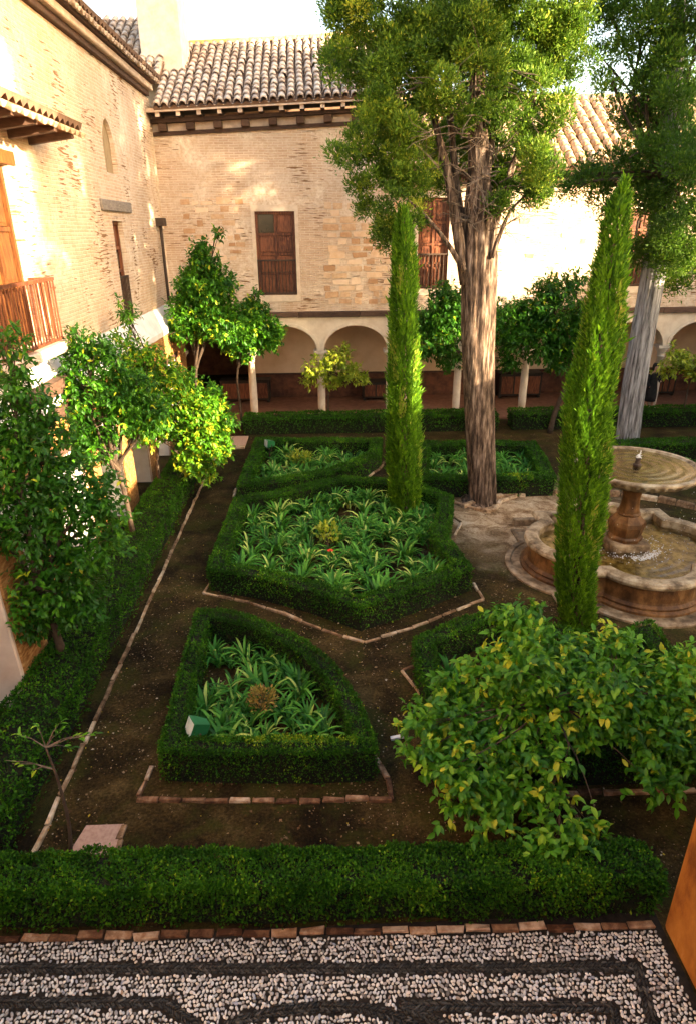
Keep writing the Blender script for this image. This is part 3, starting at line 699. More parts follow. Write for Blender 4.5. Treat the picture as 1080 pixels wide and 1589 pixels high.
# ------------------------------------------------------------------ ochre corner at the viewer's side, wing behind, wing to the right
OB = root('ochre_building', 'ochre plastered wall corner standing on the pebble paving', 'wall', (3.05, 3.88, 0))
V, F = box(3.05, 7.0, -3.0, 3.885, 0, 8.6)
o = mk('wall', V, F, M['plaster_ochre'], OB); bevel(o, .05, 3)
FW = root('gallery_wing', 'plain plastered wing rising behind the pebble paving', 'building', (-1, -1.0, 0))
mk('wall', *box(-9, 3.04, -3.2, -1.0, 0, 4.6), M['plaster_pink'], FW)
RW = root('east_wing', 'long plastered wing with tiled roof closing the court opposite the brick wing', 'building', (17.5, 14, 0))
mk('wall', *box(17.5, 24, -14.0, 30, 0, 7.1), M['plaster_arcade'], RW)
V = np.array([(17.2,-14.2,7.1),(24.3,-14.2,7.1),(20.75,-14.2,7.95),(17.2,30.2,7.1),(24.3,30.2,7.1),(20.75,30.2,7.95)]); F = [(0,1,2),(5,4,3),(0,2,5,3),(1,4,5,2),(0,3,4,1)]
mk('roof', V, F, M['tile_warm'], RW)

# ================================================================== PEBBLE PAVING
PV = mk('pebble_pavement', *box(-7.9, 3.04, -1.0, 4.02, -.1, 0.004), M['pave_mortar'], base=(0, 2, 0)); struct(PV)
def ico():
    import bmesh
    bm = bmesh.new(); bmesh.ops.create_icosphere(bm, subdivisions=1, radius=0.5)
    V = np.array([v.co[:] for v in bm.verts]); F = np.array([[v.index for v in f.verts] for f in bm.faces]); bm.free(); return V, F
ICO = ico()
def ico2():
    import bmesh
    bm = bmesh.new(); bmesh.ops.create_icosphere(bm, subdivisions=2, radius=0.5)
    V = np.array([v.co[:] for v in bm.verts]); F = np.array([[v.index for v in f.verts] for f in bm.faces]); bm.free(); return V, F
ICO2 = ico2()
def kerb_y(x):   # far edge of the paving
    return 3.985-0.024*(x+1.9)
G = lambda a, b: g(a, b)[:2]
bands = [[G(-260,1503.5), G(260,1504), G(700,1503.5), G(988,1501), G(1012,1589), G(1035,1700)],
         [G(-260,1557.5), G(255,1557), G(300,1589), G(360,1640)],
         [G(957,1660), G(955,1589), G(950,1564), G(780,1563), G(622,1561), G(690,1592), G(760,1650)],
         [G(330,1605), G(375,1584), G(430,1570), G(500,1563), G(560,1565), G(610,1577), G(655,1600)]]
bw = 0.035
segs = []
for bpts in bands:
    for p, q in zip(bpts[:-1], bpts[1:]): segs.append((np.array(p), np.array(q)))
def band_dist(P):
    d = np.full(len(P), 9.0)
    for p, q in segs:
        v = q-p; t = np.clip(((P-p)@v)/(v@v), 0, 1); d = np.minimum(d, np.linalg.norm(P-(p+t[:, None]*v), axis=1))
    return d
# pale pebbles: dart throwing by shrinking sizes
def pebbles(x0, x1, y0, y1):
    cell = 0.034; nx = int((x1-x0)/cell); ny = int((y1-y0)/cell)
    pts = []
    for i in range(nx):
        for j in range(ny):
            off = 0.5*cell*(j % 2)
            pts.append((x0+i*cell+off+random.gauss(0, cell*.17), y0+j*cell+random.gauss(0, cell*.17)))
    return np.array(pts)
P = pebbles(-4.2, 3.0, 2.5, 4.0)
ok = (band_dist(P) > bw+0.020) & (P[:, 1] < np.array([kerb_y(x) for x in P[:, 0]])-0.030)
P = P[ok]; n = len(P)
ang = rng.uniform(0, math.pi, n)
D = np.stack([np.cos(ang), np.sin(ang), rng.normal(0, .12, n)], 1); N = np.tile([0, 0, 1.0], (n, 1))+rng.normal(0, .12, (n, 3))
R = frames(D, N); S = np.stack([rng.uniform(.019, .031, n), rng.uniform(.027, .048, n), rng.uniform(.014, .024, n)], 1)
P3 = np.concatenate([P, np.full((n, 1), 0.006)+rng.uniform(0, .004, (n, 1))], 1)
tint = np.clip(rng.beta(2.7, 1.4, n)*0.80+.1*noise3(P3, 1.5)+rng.normal(0, .06, n), 0, 1); odd = rng.random(n) < .10; tint[odd] = rng.uniform(.80, 1.0, odd.sum())
# the largest in view: those nearest along the bottom of the picture
inview = (P[:, 1] > 3.14) & (P[:, 1] < 3.75) & (np.abs(P[:, 0]) < 2.9)
order = np.where(inview)[0]; order = order[np.argsort(-(S[order, 1]*S[order, 0])/(P[order, 1]+3.0))][:300]
pme = [mesh_from('pebble', ICO2[0]*(1+0.10*noise3(ICO2[0], 4, s)[:, None]), ICO2[1], M['pebble_obj'], smooth=True) for s in range(5)]
for i in order: inst('pebble', pme[i % 5], P3[i], R[i], PV, S[i])
rest = np.setdiff1d(np.arange(n), order)
V, F, t = scatter(ICO[0]*1.05, ICO[1], R[rest], P3[rest], S[rest], tint[rest])
mk('pebble', V, F, M['pebble'], PV, tint=t, smooth=True, kind='stuff')
# dark herringbone bands
DP = []; DA = []
for p, q in segs:
    v = q-p; L = np.linalg.norm(v); v /= L; w = np.array([-v[1], v[0]]); a0 = math.atan2(v[1], v[0])
    for k in range(int(L/0.024)):
        for s in (-1, 1):
            DP.append(p+v*(k*.024+(.012 if s > 0 else 0))+w*s*bw*.48+rng.normal(0, .003, 2)); DA.append(a0+s*math.radians(38)+rng.normal(0, .09))
    for s in (-1, 1):
        for k in range(int(L/0.062)):
            DP.append(p+v*(k*.062)+w*s*bw*1.1+rng.normal(0, .002, 2)); DA.append(a0+rng.normal(0, .06))
DP = np.array(DP); DA = np.array(DA); n = len(DP)
D = np.stack([np.cos(DA), np.sin(DA), np.zeros(n)], 1); R = frames(D, np.tile([0, 0, 1.0], (n, 1)))
V, F, t = scatter(ICO[0], ICO[1], R, np.concatenate([DP, np.full((n, 1), .008)], 1), np.stack([rng.uniform(.013, .020, n), rng.uniform(.052, .066, n), rng.uniform(.02, .032, n)], 1), np.clip(rng.beta(2, 3, n), 0, 1))
mk('dark_pebble', V, F, M['slate'], PV, tint=t, smooth=True, kind='stuff')

# ------------------------------------------------------------------ kerbs of single bricks
def brick_line(parent, pts, L, w, h, mat, gap=0.012, z0=0.0, jit=0.008, closed=False):
    pts = [np.array(p[:2], float) for p in pts]
    if closed: pts.append(pts[0])
    for p, q in zip(pts[:-1], pts[1:]):
        v = q-p; Lt = np.linalg.norm(v); n = max(1, round(Lt/L)); v /= Lt; st = Lt/n; wv = np.array([-v[1], v[0]])
        for k in range(n):
            l = st*random.uniform(.90, 1.0)-gap
            c = p+v*(k+.5)*st+wv*random.gauss(0, jit)
            a = random.gauss(0, .03); vv = v*math.cos(a)+wv*math.sin(a); ww = np.array([-vv[1], vv[0]])
            hh = h*random.uniform(.75, 1.15)
            b_, F = box(-l/2, l/2, -w/2, w/2, -.03, hh)
            b_ += np.array([[random.gauss(0, .006), random.gauss(0, .005), random.gauss(0, .006) if i > 3 else 0] for i in range(8)])
            # worn upper edge
            top = b_[4:].copy(); b_[4:] = b_[4:]-np.array([0, 0, hh*.22]); top = (top-top.mean(0))*np.array([.93, .72, 1])+top.mean(0)
            V8 = np.concatenate([b_, top]); F2 = F[:1]+F[2:]+[(4,5,9,8),(5,6,10,9),(6,7,11,10),(7,4,8,11),(8,9,10,11)]
            X = np.outer(V8[:, 0], np.append(vv, 0))+np.outer(V8[:, 1], np.append(ww, 0)); X[:, 2] = V8[:, 2]+z0
            X[:, :2] += c
            mk('brick', X, F2, mat, parent)
def kerb(label, pts, L, w, h, mat, closed=False, **k):
    b0 = (pts[0][0], pts[0][1], 0)
    r = root('brick_edging', label, 'edging', b0); brick_line(r, pts, L, w, h, M[mat], closed=closed, **k); return r
def smooth_poly(pts, n=4):
    """Catmull-Rom through the points"""
    p = [np.array(q, float) for q in pts]; p = [2*p[0]-p[1]]+p+[2*p[-1]-p[-2]]; out = []
    for i in range(1, len(p)-2):
        for k in range(n):
            t = k/n; a, b_, c, d = p[i-1], p[i], p[i+1], p[i+2]
            out.append(0.5*(2*b_+(c-a)*t+(2*a-5*b_+4*c-d)*t*t+(3*b_-a-3*c+d)*t**3))
    out.append(p[-2]); return out
kerb('worn brick edging along the pebble paving in front of the near hedge', [(x, kerb_y(x)+.02) for x in np.linspace(-6.0, 2.98, 6)], 0.24, 0.065, 0.035, 'kerb', gap=.006)
kerb('long pale brick edging between left side path and the hedge under the citrus trees', [(-3.17, 4.85), (-3.18, 9.0), (-3.22, 15.4), (-3.2, 19.3)], 0.42, 0.05, 0.045, 'kerb_pale', gap=.004, jit=.004)
# bed outlines (kerb lines on the ground)
kA = gxy([(212,1243),(608,1243),(600,1210),(580,1172)]); kerb('brick edging of the bed with the bronze shrub', kA, 0.26, 0.055, 0.045, 'kerb', gap=.006)
kerb('short mossy brick run at the floodlight corner of the near bed', gxy([(217,1238),(238,1190)]), 0.24, 0.05, 0.04, 'kerb')
kB = gxy([(333,895),(316,921),(340,926),(388,936),(440,953),(500,978),(565,998),(640,975),(750,931),(734,906)]); kerb('thin pale edging of the largest hedged bed', kB, 0.34, 0.045, 0.035, 'kerb_pale', gap=.004, jit=.004)
kB2 = gxy([(699,842),(715,812),(704,803)]); kerb('short pale edging at the notch of the largest bed beside the sandy path', kB2, 0.30, 0.045, 0.035, 'kerb_pale', gap=.004, jit=.004)
kE = gxy([(648,1031),(623,1042),(642,1066),(662,1092)]); kerb('edging corner beside the hedge under the leaning citrus', kE, 0.30, 0.045, 0.035, 'kerb_pale', gap=.004, jit=.004)
kE2 = gxy([(700,1236),(860,1234),(1080,1228),(1200,1225)]); kerb('straight brick edging behind the drooping citrus branches', kE2, 0.26, 0.055, 0.045, 'kerb', gap=.006)
kC = gxy([(571,741),(590,728),(598,716)]); kerb('curved edging beside the far bed with the yellow plant', kC, 0.3, 0.06, 0.05, 'kerb_pale')
kL = gxy([(362,772),(372,752)]); kerb('short edging between the two beds on the left path', kL, 0.3, 0.06, 0.05, 'kerb_pale')
fcx, fcy = 5.65, 10.9
plz = [(fcx+4.05*math.cos(a), fcy+3.75*math.sin(a)) for a in np.radians(np.linspace(38, 128, 16))]
kerb('low curved kerb ringing the sandy floor behind the fountain', plz, 0.34, 0.14, 0.13, 'kerb_pale')
kerb('scalloped edging round the foot of the old cypress', gxy([(702,780),(722,787),(752,795),(768,792),(776,779),(800,771)]), 0.28, 0.08, 0.07, 'kerb_pale')
# threshold at the end of the left path, slab by the near hedge
th = root('stone_threshold', 'pale stone step across the far end of the left path', 'step', (-2.9, 19.0, 0))
mk('slab', *box(-3.15, -2.45, 18.75, 18.95, 0, .05), M['kerb_pale'], th); mk('slab', *box(-3.15, -2.45, 19.05, 20.0, 0, .035), M['slab'], th)
sb = gxy([(110,1322),(135,1282),(192,1280),(176,1329)])
V = [(x, y, -.02) for x, y in sb]+[(x, y, .010) for x, y in sb]
o = mk('paving_slab', V, [(0,1,2,3)[::-1],(4,5,6,7)[::-1],(0,1,5,4),(1,2,6,5),(2,3,7,6),(3,0,4,7)], M['slab']); tag(o, 'pinkish stone slab set in the path behind the near hedge', 'slab'); bevel(o, .003)
kerb('row of bricks along the side of the pinkish slab', gxy([(195,1281),(180,1328)]), .16, .06, .03, 'kerb_pale')
o = mk('white_stake', *bar(np.append(g(606,1149)[:2], .03), np.append(g(632,1144)[:2], .035), .05, .03), M['plaster_white']); tag(o, 'short white stick lying on the dark path', 'stick')

# fallen leaves, crumbs and small stones on the paths
n = 26000
P = np.stack([rng.uniform(-3.3, 9, n), rng.uniform(4.2, 21.5, n)**1.0, np.full(n, .006)], 1)
P[: n//2, 1] = rng.uniform(4.2, 11, n//2); P[: n//2, 0] = rng.uniform(-3.2, 4.5, n//2)
kp = (noise3(P, .9, 2)+.5*noise3(P, 2.7, 6) > rng.uniform(-.9, .8, n)); P = P[kp]; n = len(P)
R = frames(np.concatenate([rand_unit(n)[:, :2], rng.normal(0, .12, (n, 1))], 1), np.tile([0, 0, 1.0], (n, 1))+rng.normal(0, .3, (n, 3)))
S = rng.uniform(.010, .030, n)*np.where(rng.random(n) < .12, 1.9, 1.0); tint = rng.beta(2, 2.4, n); tint[rng.random(n) < .04] = 1.0
V, F, t = scatter(LEAF2[0]*np.array([.7, 1, 1]), LEAF2[1], R, P, S, tint)
o = mk('leaf_litter', V, F, M['litter'], tint=t, kind='stuff', base=(0, 0, 0)); o['label'] = 'fallen leaves and crumbs scattered on the damp garden paths'; o['category'] = 'leaf litter'

# ================================================================== HEDGES
def offset_poly(pts, d, closed=True):
    """inward offset for counter-clockwise or either orientation (sign by area)"""
    p = np.array(pts, float); n = len(p)
    if closed:
        area = 0.5*sum(p[i, 0]*p[(i+1) % n, 1]-p[(i+1) % n, 0]*p[i, 1] for i in range(n)); sgn = 1 if area > 0 else -1
    else: sgn = 1
    out = []
    for i in range(n):
        if closed: a, b_, c = p[i-1], p[i], p[(i+1) % n]
        else: a, b_, c = p[max(i-1, 0)], p[i], p[min(i+1, n-1)]
        d1 = b_-a; d2 = c-b_
        if np.linalg.norm(d1) < 1e-6: d1 = d2
        if np.linalg.norm(d2) < 1e-6: d2 = d1
        n1 = np.array([-d1[1], d1[0]])/np.linalg.norm(d1); n2 = np.array([-d2[1], d2[0]])/np.linalg.norm(d2)
        m = n1+n2; m /= max(np.linalg.norm(m), 1e-6); k = 1/max(m@n1, .45)
        out.append(b_+sgn*m*d*k)
    return np.array(out)
def hedge(label, A, B, h, closed, dens=1500, leaf=(.028, .048), bumpy=.02, yellow=None, group=None, uneven=.03, lightness=0.0):
    """leafy wall between the paired lines A (outer) and B (inner)"""
    A = np.array(A, float); B = np.array(B, float)
    n = len(A); m = n if closed else n-1
    c0 = A.mean(0) if closed else A[n//2]
    r = root('box_hedge', label, 'hedge', (c0[0], c0[1], 0), group)
    # near-black core, inner shade painted into its colour
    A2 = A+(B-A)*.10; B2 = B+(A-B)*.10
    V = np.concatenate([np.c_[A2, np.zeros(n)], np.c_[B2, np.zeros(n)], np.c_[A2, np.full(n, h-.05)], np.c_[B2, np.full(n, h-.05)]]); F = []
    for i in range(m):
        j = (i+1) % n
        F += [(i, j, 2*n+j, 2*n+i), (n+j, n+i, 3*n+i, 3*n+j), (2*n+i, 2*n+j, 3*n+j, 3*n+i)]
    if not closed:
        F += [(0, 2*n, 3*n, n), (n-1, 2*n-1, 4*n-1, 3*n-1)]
    mk('shaded_twig_core', V, F, M['hedge_core'], r)
    P = []; N = []
    def quad(a, b_, c, d, nrm):
        ar = np.linalg.norm(np.cross(b_-a, d-a)); k = int(ar*dens*rng.uniform(.95, 1.05))
        if k < 1: return
        u = rng.random((k, 1)); v = rng.random((k, 1))
        P.append((a*(1-u)+b_*u)*(1-v)+(d*(1-u)+c*u)*v); N.append(np.tile(nrm, (k, 1)))
    def p3(p, z): return np.array([p[0], p[1], z])
    for i in range(m):
        j = (i+1) % n
        e = A[j]-A[i]; out = A[i]+A[j]-B[i]-B[j]; nn = np.array([e[1], -e[0]]); nn = nn/np.linalg.norm(nn); nn = nn*(1 if nn@out > 0 else -1)
        quad(p3(A[i], .02), p3(A[j], .02), p3(A[j], h), p3(A[i], h), p3(nn, 0))
        quad(p3(B[i], .02), p3(B[j], .02), p3(B[j], h), p3(B[i], h), p3(-nn, 0))
        quad(p3(A[i], h), p3(A[j], h), p3(B[j], h), p3(B[i], h), np.array([0, 0, 1.0]))
    for i in range(m):                                # rounded shoulders
        j = (i+1) % n
        for (Q, W) in ((A, B), (B, A)):
            L_ = np.linalg.norm(Q[j]-Q[i]); kk = int(L_*dens*.16); u = rng.random((kk, 1)); e = Q[i]*(1-u)+Q[j]*u; inn = (W[i]*(1-u)+W[j]*u)-e; inn = inn/np.linalg.norm(inn, axis=1, keepdims=True)
            s_ = rng.random((kk, 1)); P.append(np.c_[e+inn*(.05*s_), np.full((kk, 1), h)-.05*(1-s_)]); nn2 = np.c_[-inn, np.ones((kk, 1))*.9]; N.append(nn2/np.linalg.norm(nn2, axis=1, keepdims=True))
    if not closed:
        for i, s in ((0, -1), (n-1, 1)):
            t_ = (A[1]-A[0]) if i == 0 else (A[-1]-A[-2]); t_ = t_/np.linalg.norm(t_)*s
            quad(p3(A[i], .02), p3(B[i], .02), p3(B[i], h), p3(A[i], h), p3(t_, 0))
    P = np.concatenate(P); N = np.concatenate(N); k = len(P)
    side = N[:, 2] < .5
    # low sides carry fewer leaves, letting the shade-dark core show
    drop = side & (rng.random(k) > np.clip(.12+P[:, 2]/h*.95, 0, 1)); P, N, side = P[~drop], N[~drop], side[~drop]; k = len(P)
    thin = (noise3(P, 4.3, 8)+.7*noise3(P, 11.0, 3) < -.55) & (rng.random(k) < .75); P, N, side = P[~thin], N[~thin], side[~thin]; k = len(P)
    P = P+N*(noise3(P, 3.1)*bumpy+noise3(P, 9.0, 1)*bumpy*.6+rng.normal(0, .014, k))[:, None]
    P[:, 2] += (noise3(P, 1.3, 3)*uneven)*np.clip(P[:, 2]/h, 0, 1)
    D = unit(N*.55+rand_unit(k)*.9+np.array([0, 0, .25])); Nn = unit(N+rand_unit(k)*.55)
    S = rng.uniform(leaf[0], leaf[1], k)
    t = np.clip(.40+lightness+.26*noise3(P, 2.2, 5)+.16*noise3(P, 7.5, 9)+rng.normal(0, .16, k)+np.where(rng.random(k) < .02, .3, 0), 0, .93)
    if yellow is not None:
        for (yx, yy, yr) in yellow:
            dd = np.hypot(P[:, 0]-yx, P[:, 1]-yy); q = (dd < yr*(.7+.5*noise3(P, 9, 2))) & (P[:, 2] > h*.45); t[q] = np.clip(t[q]+rng.uniform(.2, .5, q.sum()), 0, 1)
    V, F, tt = scatter(LEAF2[0]*np.array([.62, 1, 1]), LEAF2[1], frames(D, Nn), P, S, t)
    mk('foliage', V, F, M['hedge'], r, tint=tt, kind='stuff')
    return r
HT = 0.5
def ring(pts_px, w, h, **k):
    outer = np.array(gxy(pts_px, h)); return outer, offset_poly(outer, w)
# A: the near bed with one curved side
arcA = [(337,944),(385,953),(435,972),(480,998),(522,1033),(553,1076),(573,1122),(585,1164)]
polyA = [(246,1164),(276,1050),(306,943)]+[tuple(p) for p in smooth_poly(arcA, 2)]+[(500,1168),(415,1168),(330,1167)]
oA, iA = ring(polyA, .24, HT)
yl = [tuple(g(x, 1150, .5)[:2])+(r,) for x, r in ((400,.16),(445,.20),(480,.22),(515,.16),(540,.14))]
hedge('clipped box hedge with one curved side round the bed with the bronze shrub', oA, iA, HT, True, 3600, (.020, .036), .022, yellow=yl)
# B: the large star shaped bed
polyB = [(322,880),(342,828),(364,771),(420,762),(480,750),(535,737),(600,742),(655,750),(702,768),(700,800),(692,826),(710,852),(733,880),(650,912),(560,941),(480,914),(400,893)]
oB, iB = ring(polyB, .30, HT)
hedge('large pointed box hedge round the bed with the yellow plant and red flower', oB, iB, HT, True, 2500, (.026, .044), .024)
# C: far left bed
polyC = [(368,752),(384,715),(398,678),(460,679),(520,680),(592,680),(590,700),(566,715),(530,728),(480,740),(425,748)]
oC, iC = ring(polyC, .30, HT)
hedge('box hedge round the far bed with the yellow green plant near the arcade', oC, iC, HT, True, 1700, (.032, .052), .014, lightness=.03)
# D: bed behind the old cypress
polyD = [(640,742),(648,684),(740,684),(830,684),(848,712),(863,740),(790,743),(700,743)]
oD, iD = ring(polyD, .34, HT)
yD = [tuple(g(x, 738, .5)[:2])+(.3,) for x in (795, 812)]
hedge('box hedge round the square bed directly behind the old cypress trunk', oD, iD, HT, True, 1700, (.032, .052), .014, yellow=yD)
# E: bed under the leaning citrus
polyE = [(642,988),(705,962),(775,938),(850,965),(930,985),(1010,962),(1062,1030),(1130,1100),(1190,1150),(1040,1168),(860,1172),(715,1172),(672,1100),(650,1040)]
oE, iE = ring(polyE, .28, HT)
hedge('box hedge round the bed under the leaning citrus with large leaves', oE, iE, HT, True, 2400, (.024, .042), .024)
# F: far hedge along the arcade, two runs
def strip(x0, x1, y, w, n=10): 
    xs = np.linspace(x0, x1, n); return np.stack([xs, np.full(n, y)], 1), np.stack([xs, np.full(n, y+w)], 1)
A_, B_ = strip(-2.6, 5.6, 20.15, .75); hedge('long low hedge along the arcade columns on the chimney side', A_, B_, .55, False, 900, (.045, .07), .02)
A_, B_ = strip(6.1, 16.5, 20.15, .75); hedge('long low hedge along the arcade columns beyond the fountain', A_, B_, .55, False, 800, (.045, .07), .02)
# right beds beyond the fountain
A_, B_ = strip(7.9, 13.5, 16.9, .5); hedge('low hedge behind the fountain bowl in front of the grey trunk', A_, B_, .5, False, 1000, (.04, .06), .02)
A_, B_ = strip(9.2, 14, 15.0, .45); hedge('low hedge at the back of the fountain beside the strap leaved plants', A_, B_, .5, False, 1000, (.04, .06), .02)
# G: long hedge under the citrus row by the brick wing
ys = np.linspace(4.9, 19.5, 30)
hedge('long dark hedge between left path edging and the brick wing', np.stack([np.full(30, -3.36)+.03*np.sin(ys*2.1), ys], 1), np.stack([np.full(30, -4.12)+.04*np.sin(ys*1.7), ys], 1), .55, False, 2000, (.026, .050), .035, uneven=.05)
# H: near hedge along the paving
xs = np.linspace(-6.0, 3.02, 28)
hedge('shaggy near hedge behind the brick edging of the pebble paving', np.stack([xs, 4.03-.024*xs+.02*np.sin(xs*3)], 1), np.stack([xs, 4.44-.024*xs+.025*np.sin(xs*2.3)], 1), .52, False, 7500, (.020, .042), .055, uneven=.055, lightness=.04)

# ================================================================== BED PLANTS
def strap(L, w, bend, seed, n=6, twist=.2):
    """arching strap leaf: strip with a shallow channel"""
    r = random.Random(seed); V = []; F = []; y = 0.0; z = 0.0; a = math.radians(78)
    for i in range(n+1):
        t = i/n; ww = w*(0.55+1.2*t-1.6*t*t) if t < 1 else 0.002; ww = max(ww, .003)
        V += [(-ww/2, y, z+ww*.18), (0, y, z), (ww/2, y, z+ww*.18)]
        y += math.cos(a)*L/n; z += math.sin(a)*L/n; a -= math.radians(bend)/n*(0.6+t)
    for i in range(n):
        for k in (0, 1): F.append((i*3+k, i*3+k+1, (i+1)*3+k+1, (i+1)*3+k))
    return np.array(V), np.array(F)
STRAPS = [strap(.40, .054, 85, 1), strap(.46, .048, 120, 2), strap(.34, .056, 60, 3), strap(.48, .046, 145, 4), strap(.30, .048, 100, 5)]
def clump_mesh(seed, nl, sc=1.0):
    r = random.Random(seed); Vs = []; Fs = []; T = []; n = 0
    for k in range(nl):
        V, F = STRAPS[r.randrange(5)]; a = k*2.39996+r.gauss(0, .3); s = sc*r.uniform(.75, 1.15)
        lean = r.uniform(-.25, .15)
        c, s_ = math.cos(a), math.sin(a); cl, sl2 = math.cos(lean), math.sin(lean)
        X = V*s; X = np.stack([X[:, 0], X[:, 1]*cl-X[:, 2]*sl2, X[:, 1]*sl2+X[:, 2]*cl], 1); X[:, 1] += .025
        X = np.stack([X[:, 0]*c-X[:, 1]*s_, X[:, 0]*s_+X[:, 1]*c, X[:, 2]], 1)
        Vs.append(X); Fs.append(F+n); n += len(V); T.append(np.full(len(V), (1.0 if r.random() < .07 else np.clip(r.gauss(.48, .24), 0, .95))))
    return mesh_from('strap_leaves', np.concatenate(Vs), np.concatenate(Fs), M['aga'], np.concatenate(T), smooth=True)
CLUMPS = [clump_mesh(s, random.Random(s).randrange(28, 40)) for s in range(6)]
SME = [mesh_from('leaf', v, f, M['aga_obj'], smooth=True) for v, f in STRAPS]
def inside(p, poly):
    x, y = p; c = False; n = len(poly)
    for i in range(n):
        a, b_ = poly[i], poly[i-1]
        if (a[1] > y) != (b_[1] > y) and x < (b_[0]-a[0])*(y-a[1])/(b_[1]-a[1])+a[0]: c = not c
    return c
def fill_bed(inner, n, dmin, avoid, seed, margin=.12):
    r = random.Random(seed); inn = offset_poly(inner, margin); P = []; x0, y0 = inn.min(0); x1, y1 = inn.max(0); t = 0
    while len(P) < n and t < 6000:
        t += 1; p = (r.uniform(x0, x1), r.uniform(y0, y1))
        if not inside(p, inn): continue
        if any((p[0]-a[0])**2+(p[1]-a[1])**2 < a[2]**2 for a in avoid): continue
        if any((p[0]-q[0])**2+(p[1]-q[1])**2 < dmin*dmin for q in P): continue
        P.append(p)
    return P
def plant_bed(P, label0, group, scale=(.85, 1.2), leaf_objects=False, seed=1, refs=()):
    r = random.Random(seed)
    for k, p in enumerate(P):
        label = label0
        if refs: label = label0+' '+min(refs, key=lambda q: (q[0]-p[0])**2+(q[1]-p[1])**2)[2]
        s = r.uniform(*scale); a = r.uniform(0, 6.28)
        if leaf_objects:
            rt_ = root('strap_leaved_plant', label, 'plant', (p[0], p[1], 0), group)
            nl = r.randrange(20, 28)
            for q in range(nl):
                th = a+q*2.39996+r.gauss(0, .3); ln = r.uniform(-.3, .12); sc = s*r.uniform(.75, 1.15)
                Rz = np.array([[math.cos(th), -math.sin(th), 0], [math.sin(th), math.cos(th), 0], [0, 0, 1]]); Rx = np.array([[1, 0, 0], [0, math.cos(ln), -math.sin(ln)], [0, math.sin(ln), math.cos(ln)]])
                R = Rz@Rx; inst('leaf', SME[r.randrange(5)], np.array([p[0]-math.sin(th)*.02, p[1]+math.cos(th)*.02, 0]), R, rt_, sc)
        else:
            o = bpy.data.objects.new('strap_leaved_plant', CLUMPS[r.randrange(6)]); col.objects.link(o)
            o.location = (p[0], p[1], 0); o.rotation_euler = (r.gauss(0, .06), r.gauss(0, .06), a); o.scale = (s, s, s*r.uniform(.9, 1.1)); tag(o, label, 'plant', group)
shA = g(408, 1085, .35); shB = g(508, 832, .35); shC = g(465, 708, .35)
def rf_(px, py, t): q = g(px, py); return (q[0], q[1], t)
C1b = g(628, 800); C2b = g(897, 972)
plant_bed(fill_bed(iA, 52, .13, [(shA[0], shA[1], .13)], 3, .07), 'strap leaved clump in the near bed', 'strap leaved plants around the bronze shrub', (.75, 1.25), True, 2,
          [rf_(330,1130,'beside the green floodlight'), rf_(345,1000,'in the narrow far corner'), rf_(480,1050,'along the curved hedge'), rf_(470,1150,'along the straight front hedge'), rf_(408,1100,'touching the bronze shrub'), rf_(320,1060,'along the path side hedge')])
plant_bed(fill_bed(iB, 145, .17, [(shB[0], shB[1], .22), (C1b[0], C1b[1], .30)], 4, .08), 'strap leaved clump in the large bed', 'strap leaved plants in the large pointed bed', (.7, 1.4), seed=3,
          refs=[rf_(628,830,'at the foot of the slim cypress'), rf_(510,850,'around the yellow shrub'), rf_(370,860,'along the path side hedge'), rf_(470,900,'along the front hedge'), rf_(570,920,'in the front point'), rf_(680,880,'in the corner facing the fountain'), rf_(440,775,'along the rear hedge'), rf_(540,760,'at the rear below the far bed')])
plant_bed(fill_bed(iC, 46, .22, [(shC[0], shC[1], .22)], 5, .08), 'strap leaved clump in the far bed', 'strap leaved plants in the far bed', (.75, 1.45), seed=4,
          refs=[rf_(414,715,'beside the floodlight'), rf_(465,725,'around the yellow green plant'), rf_(540,705,'in the pointed end')])
plant_bed(fill_bed(iD, 42, .25, [], 6, .08), 'strap leaved clump in the square bed', 'strap leaved plants behind the old cypress', (.95, 1.25), seed=5,
          refs=[rf_(680,730,'beside the slim cypress'), rf_(745,730,'behind the old trunk'), rf_(810,730,'at the fountain side')])
plant_bed(fill_bed(iE, 28, .28, [(2.3, 5.9, .3), (C2b[0], C2b[1], .4)], 7, .1), 'strap leaved clump under the leaning citrus', 'strap leaved plants under the leaning citrus', (.85, 1.15), seed=6,
          refs=[rf_(700,1010,'in the rear hedge corner'), rf_(890,1020,'by the slim leaning cypress'), rf_(760,1180,'near the citrus trunk'), rf_(1050,1150,'at the ochre wall end')])
plant_bed([(9.4+.35*k+.1*math.sin(k*3), 15.7+.22*math.sin(k*2.1)) for k in range(10)], 'strap leaved clump in the bed beyond the fountain', 'strap leaved plants beyond the fountain', (1.0, 1.35), seed=7)

def bushlet(name, label, cat, c, r, h, n, leaf, mat, lw=.5, stems=7, petals=None):
    rt_ = root(name, label, cat, (c[0], c[1], 0))
    st = []
    tips = []
    for k in range(stems):
        a = k*2.4; e = np.array([c[0]+r*.7*math.cos(a)*random.uniform(.4, 1), c[1]+r*.7*math.sin(a)*random.uniform(.4, 1), h*random.uniform(.6, .95)])
        st.append(tube([(c[0], c[1], 0), (c[0]*.6+e[0]*.4, c[1]*.6+e[1]*.4, e[2]*.55), e], [.008, .006, .003], 5)); tips.append(e)
    mk('stem', *join(st), M['twig'], rt_)
    P = rand_unit(n)*np.array([r, r, h*.33])*rng.uniform(.45, 1.05, (n, 1))+np.array([c[0], c[1], h*.68])
    D = unit(P-np.array([c[0], c[1], h*.4])+rand_unit(n)*.6*r); N = unit(rand_unit(n)*.6+np.array([0, 0, 1]))
    V, F, t = scatter(LEAF2[0]*np.array([lw, 1, 1]), LEAF2[1], frames(D, N), P, rng.uniform(leaf*.7, leaf*1.2, n), np.clip(rng.normal(.55, .25, n), 0, 1))
    mk('foliage', V, F, M[mat], rt_, tint=t, kind='stuff'); return rt_
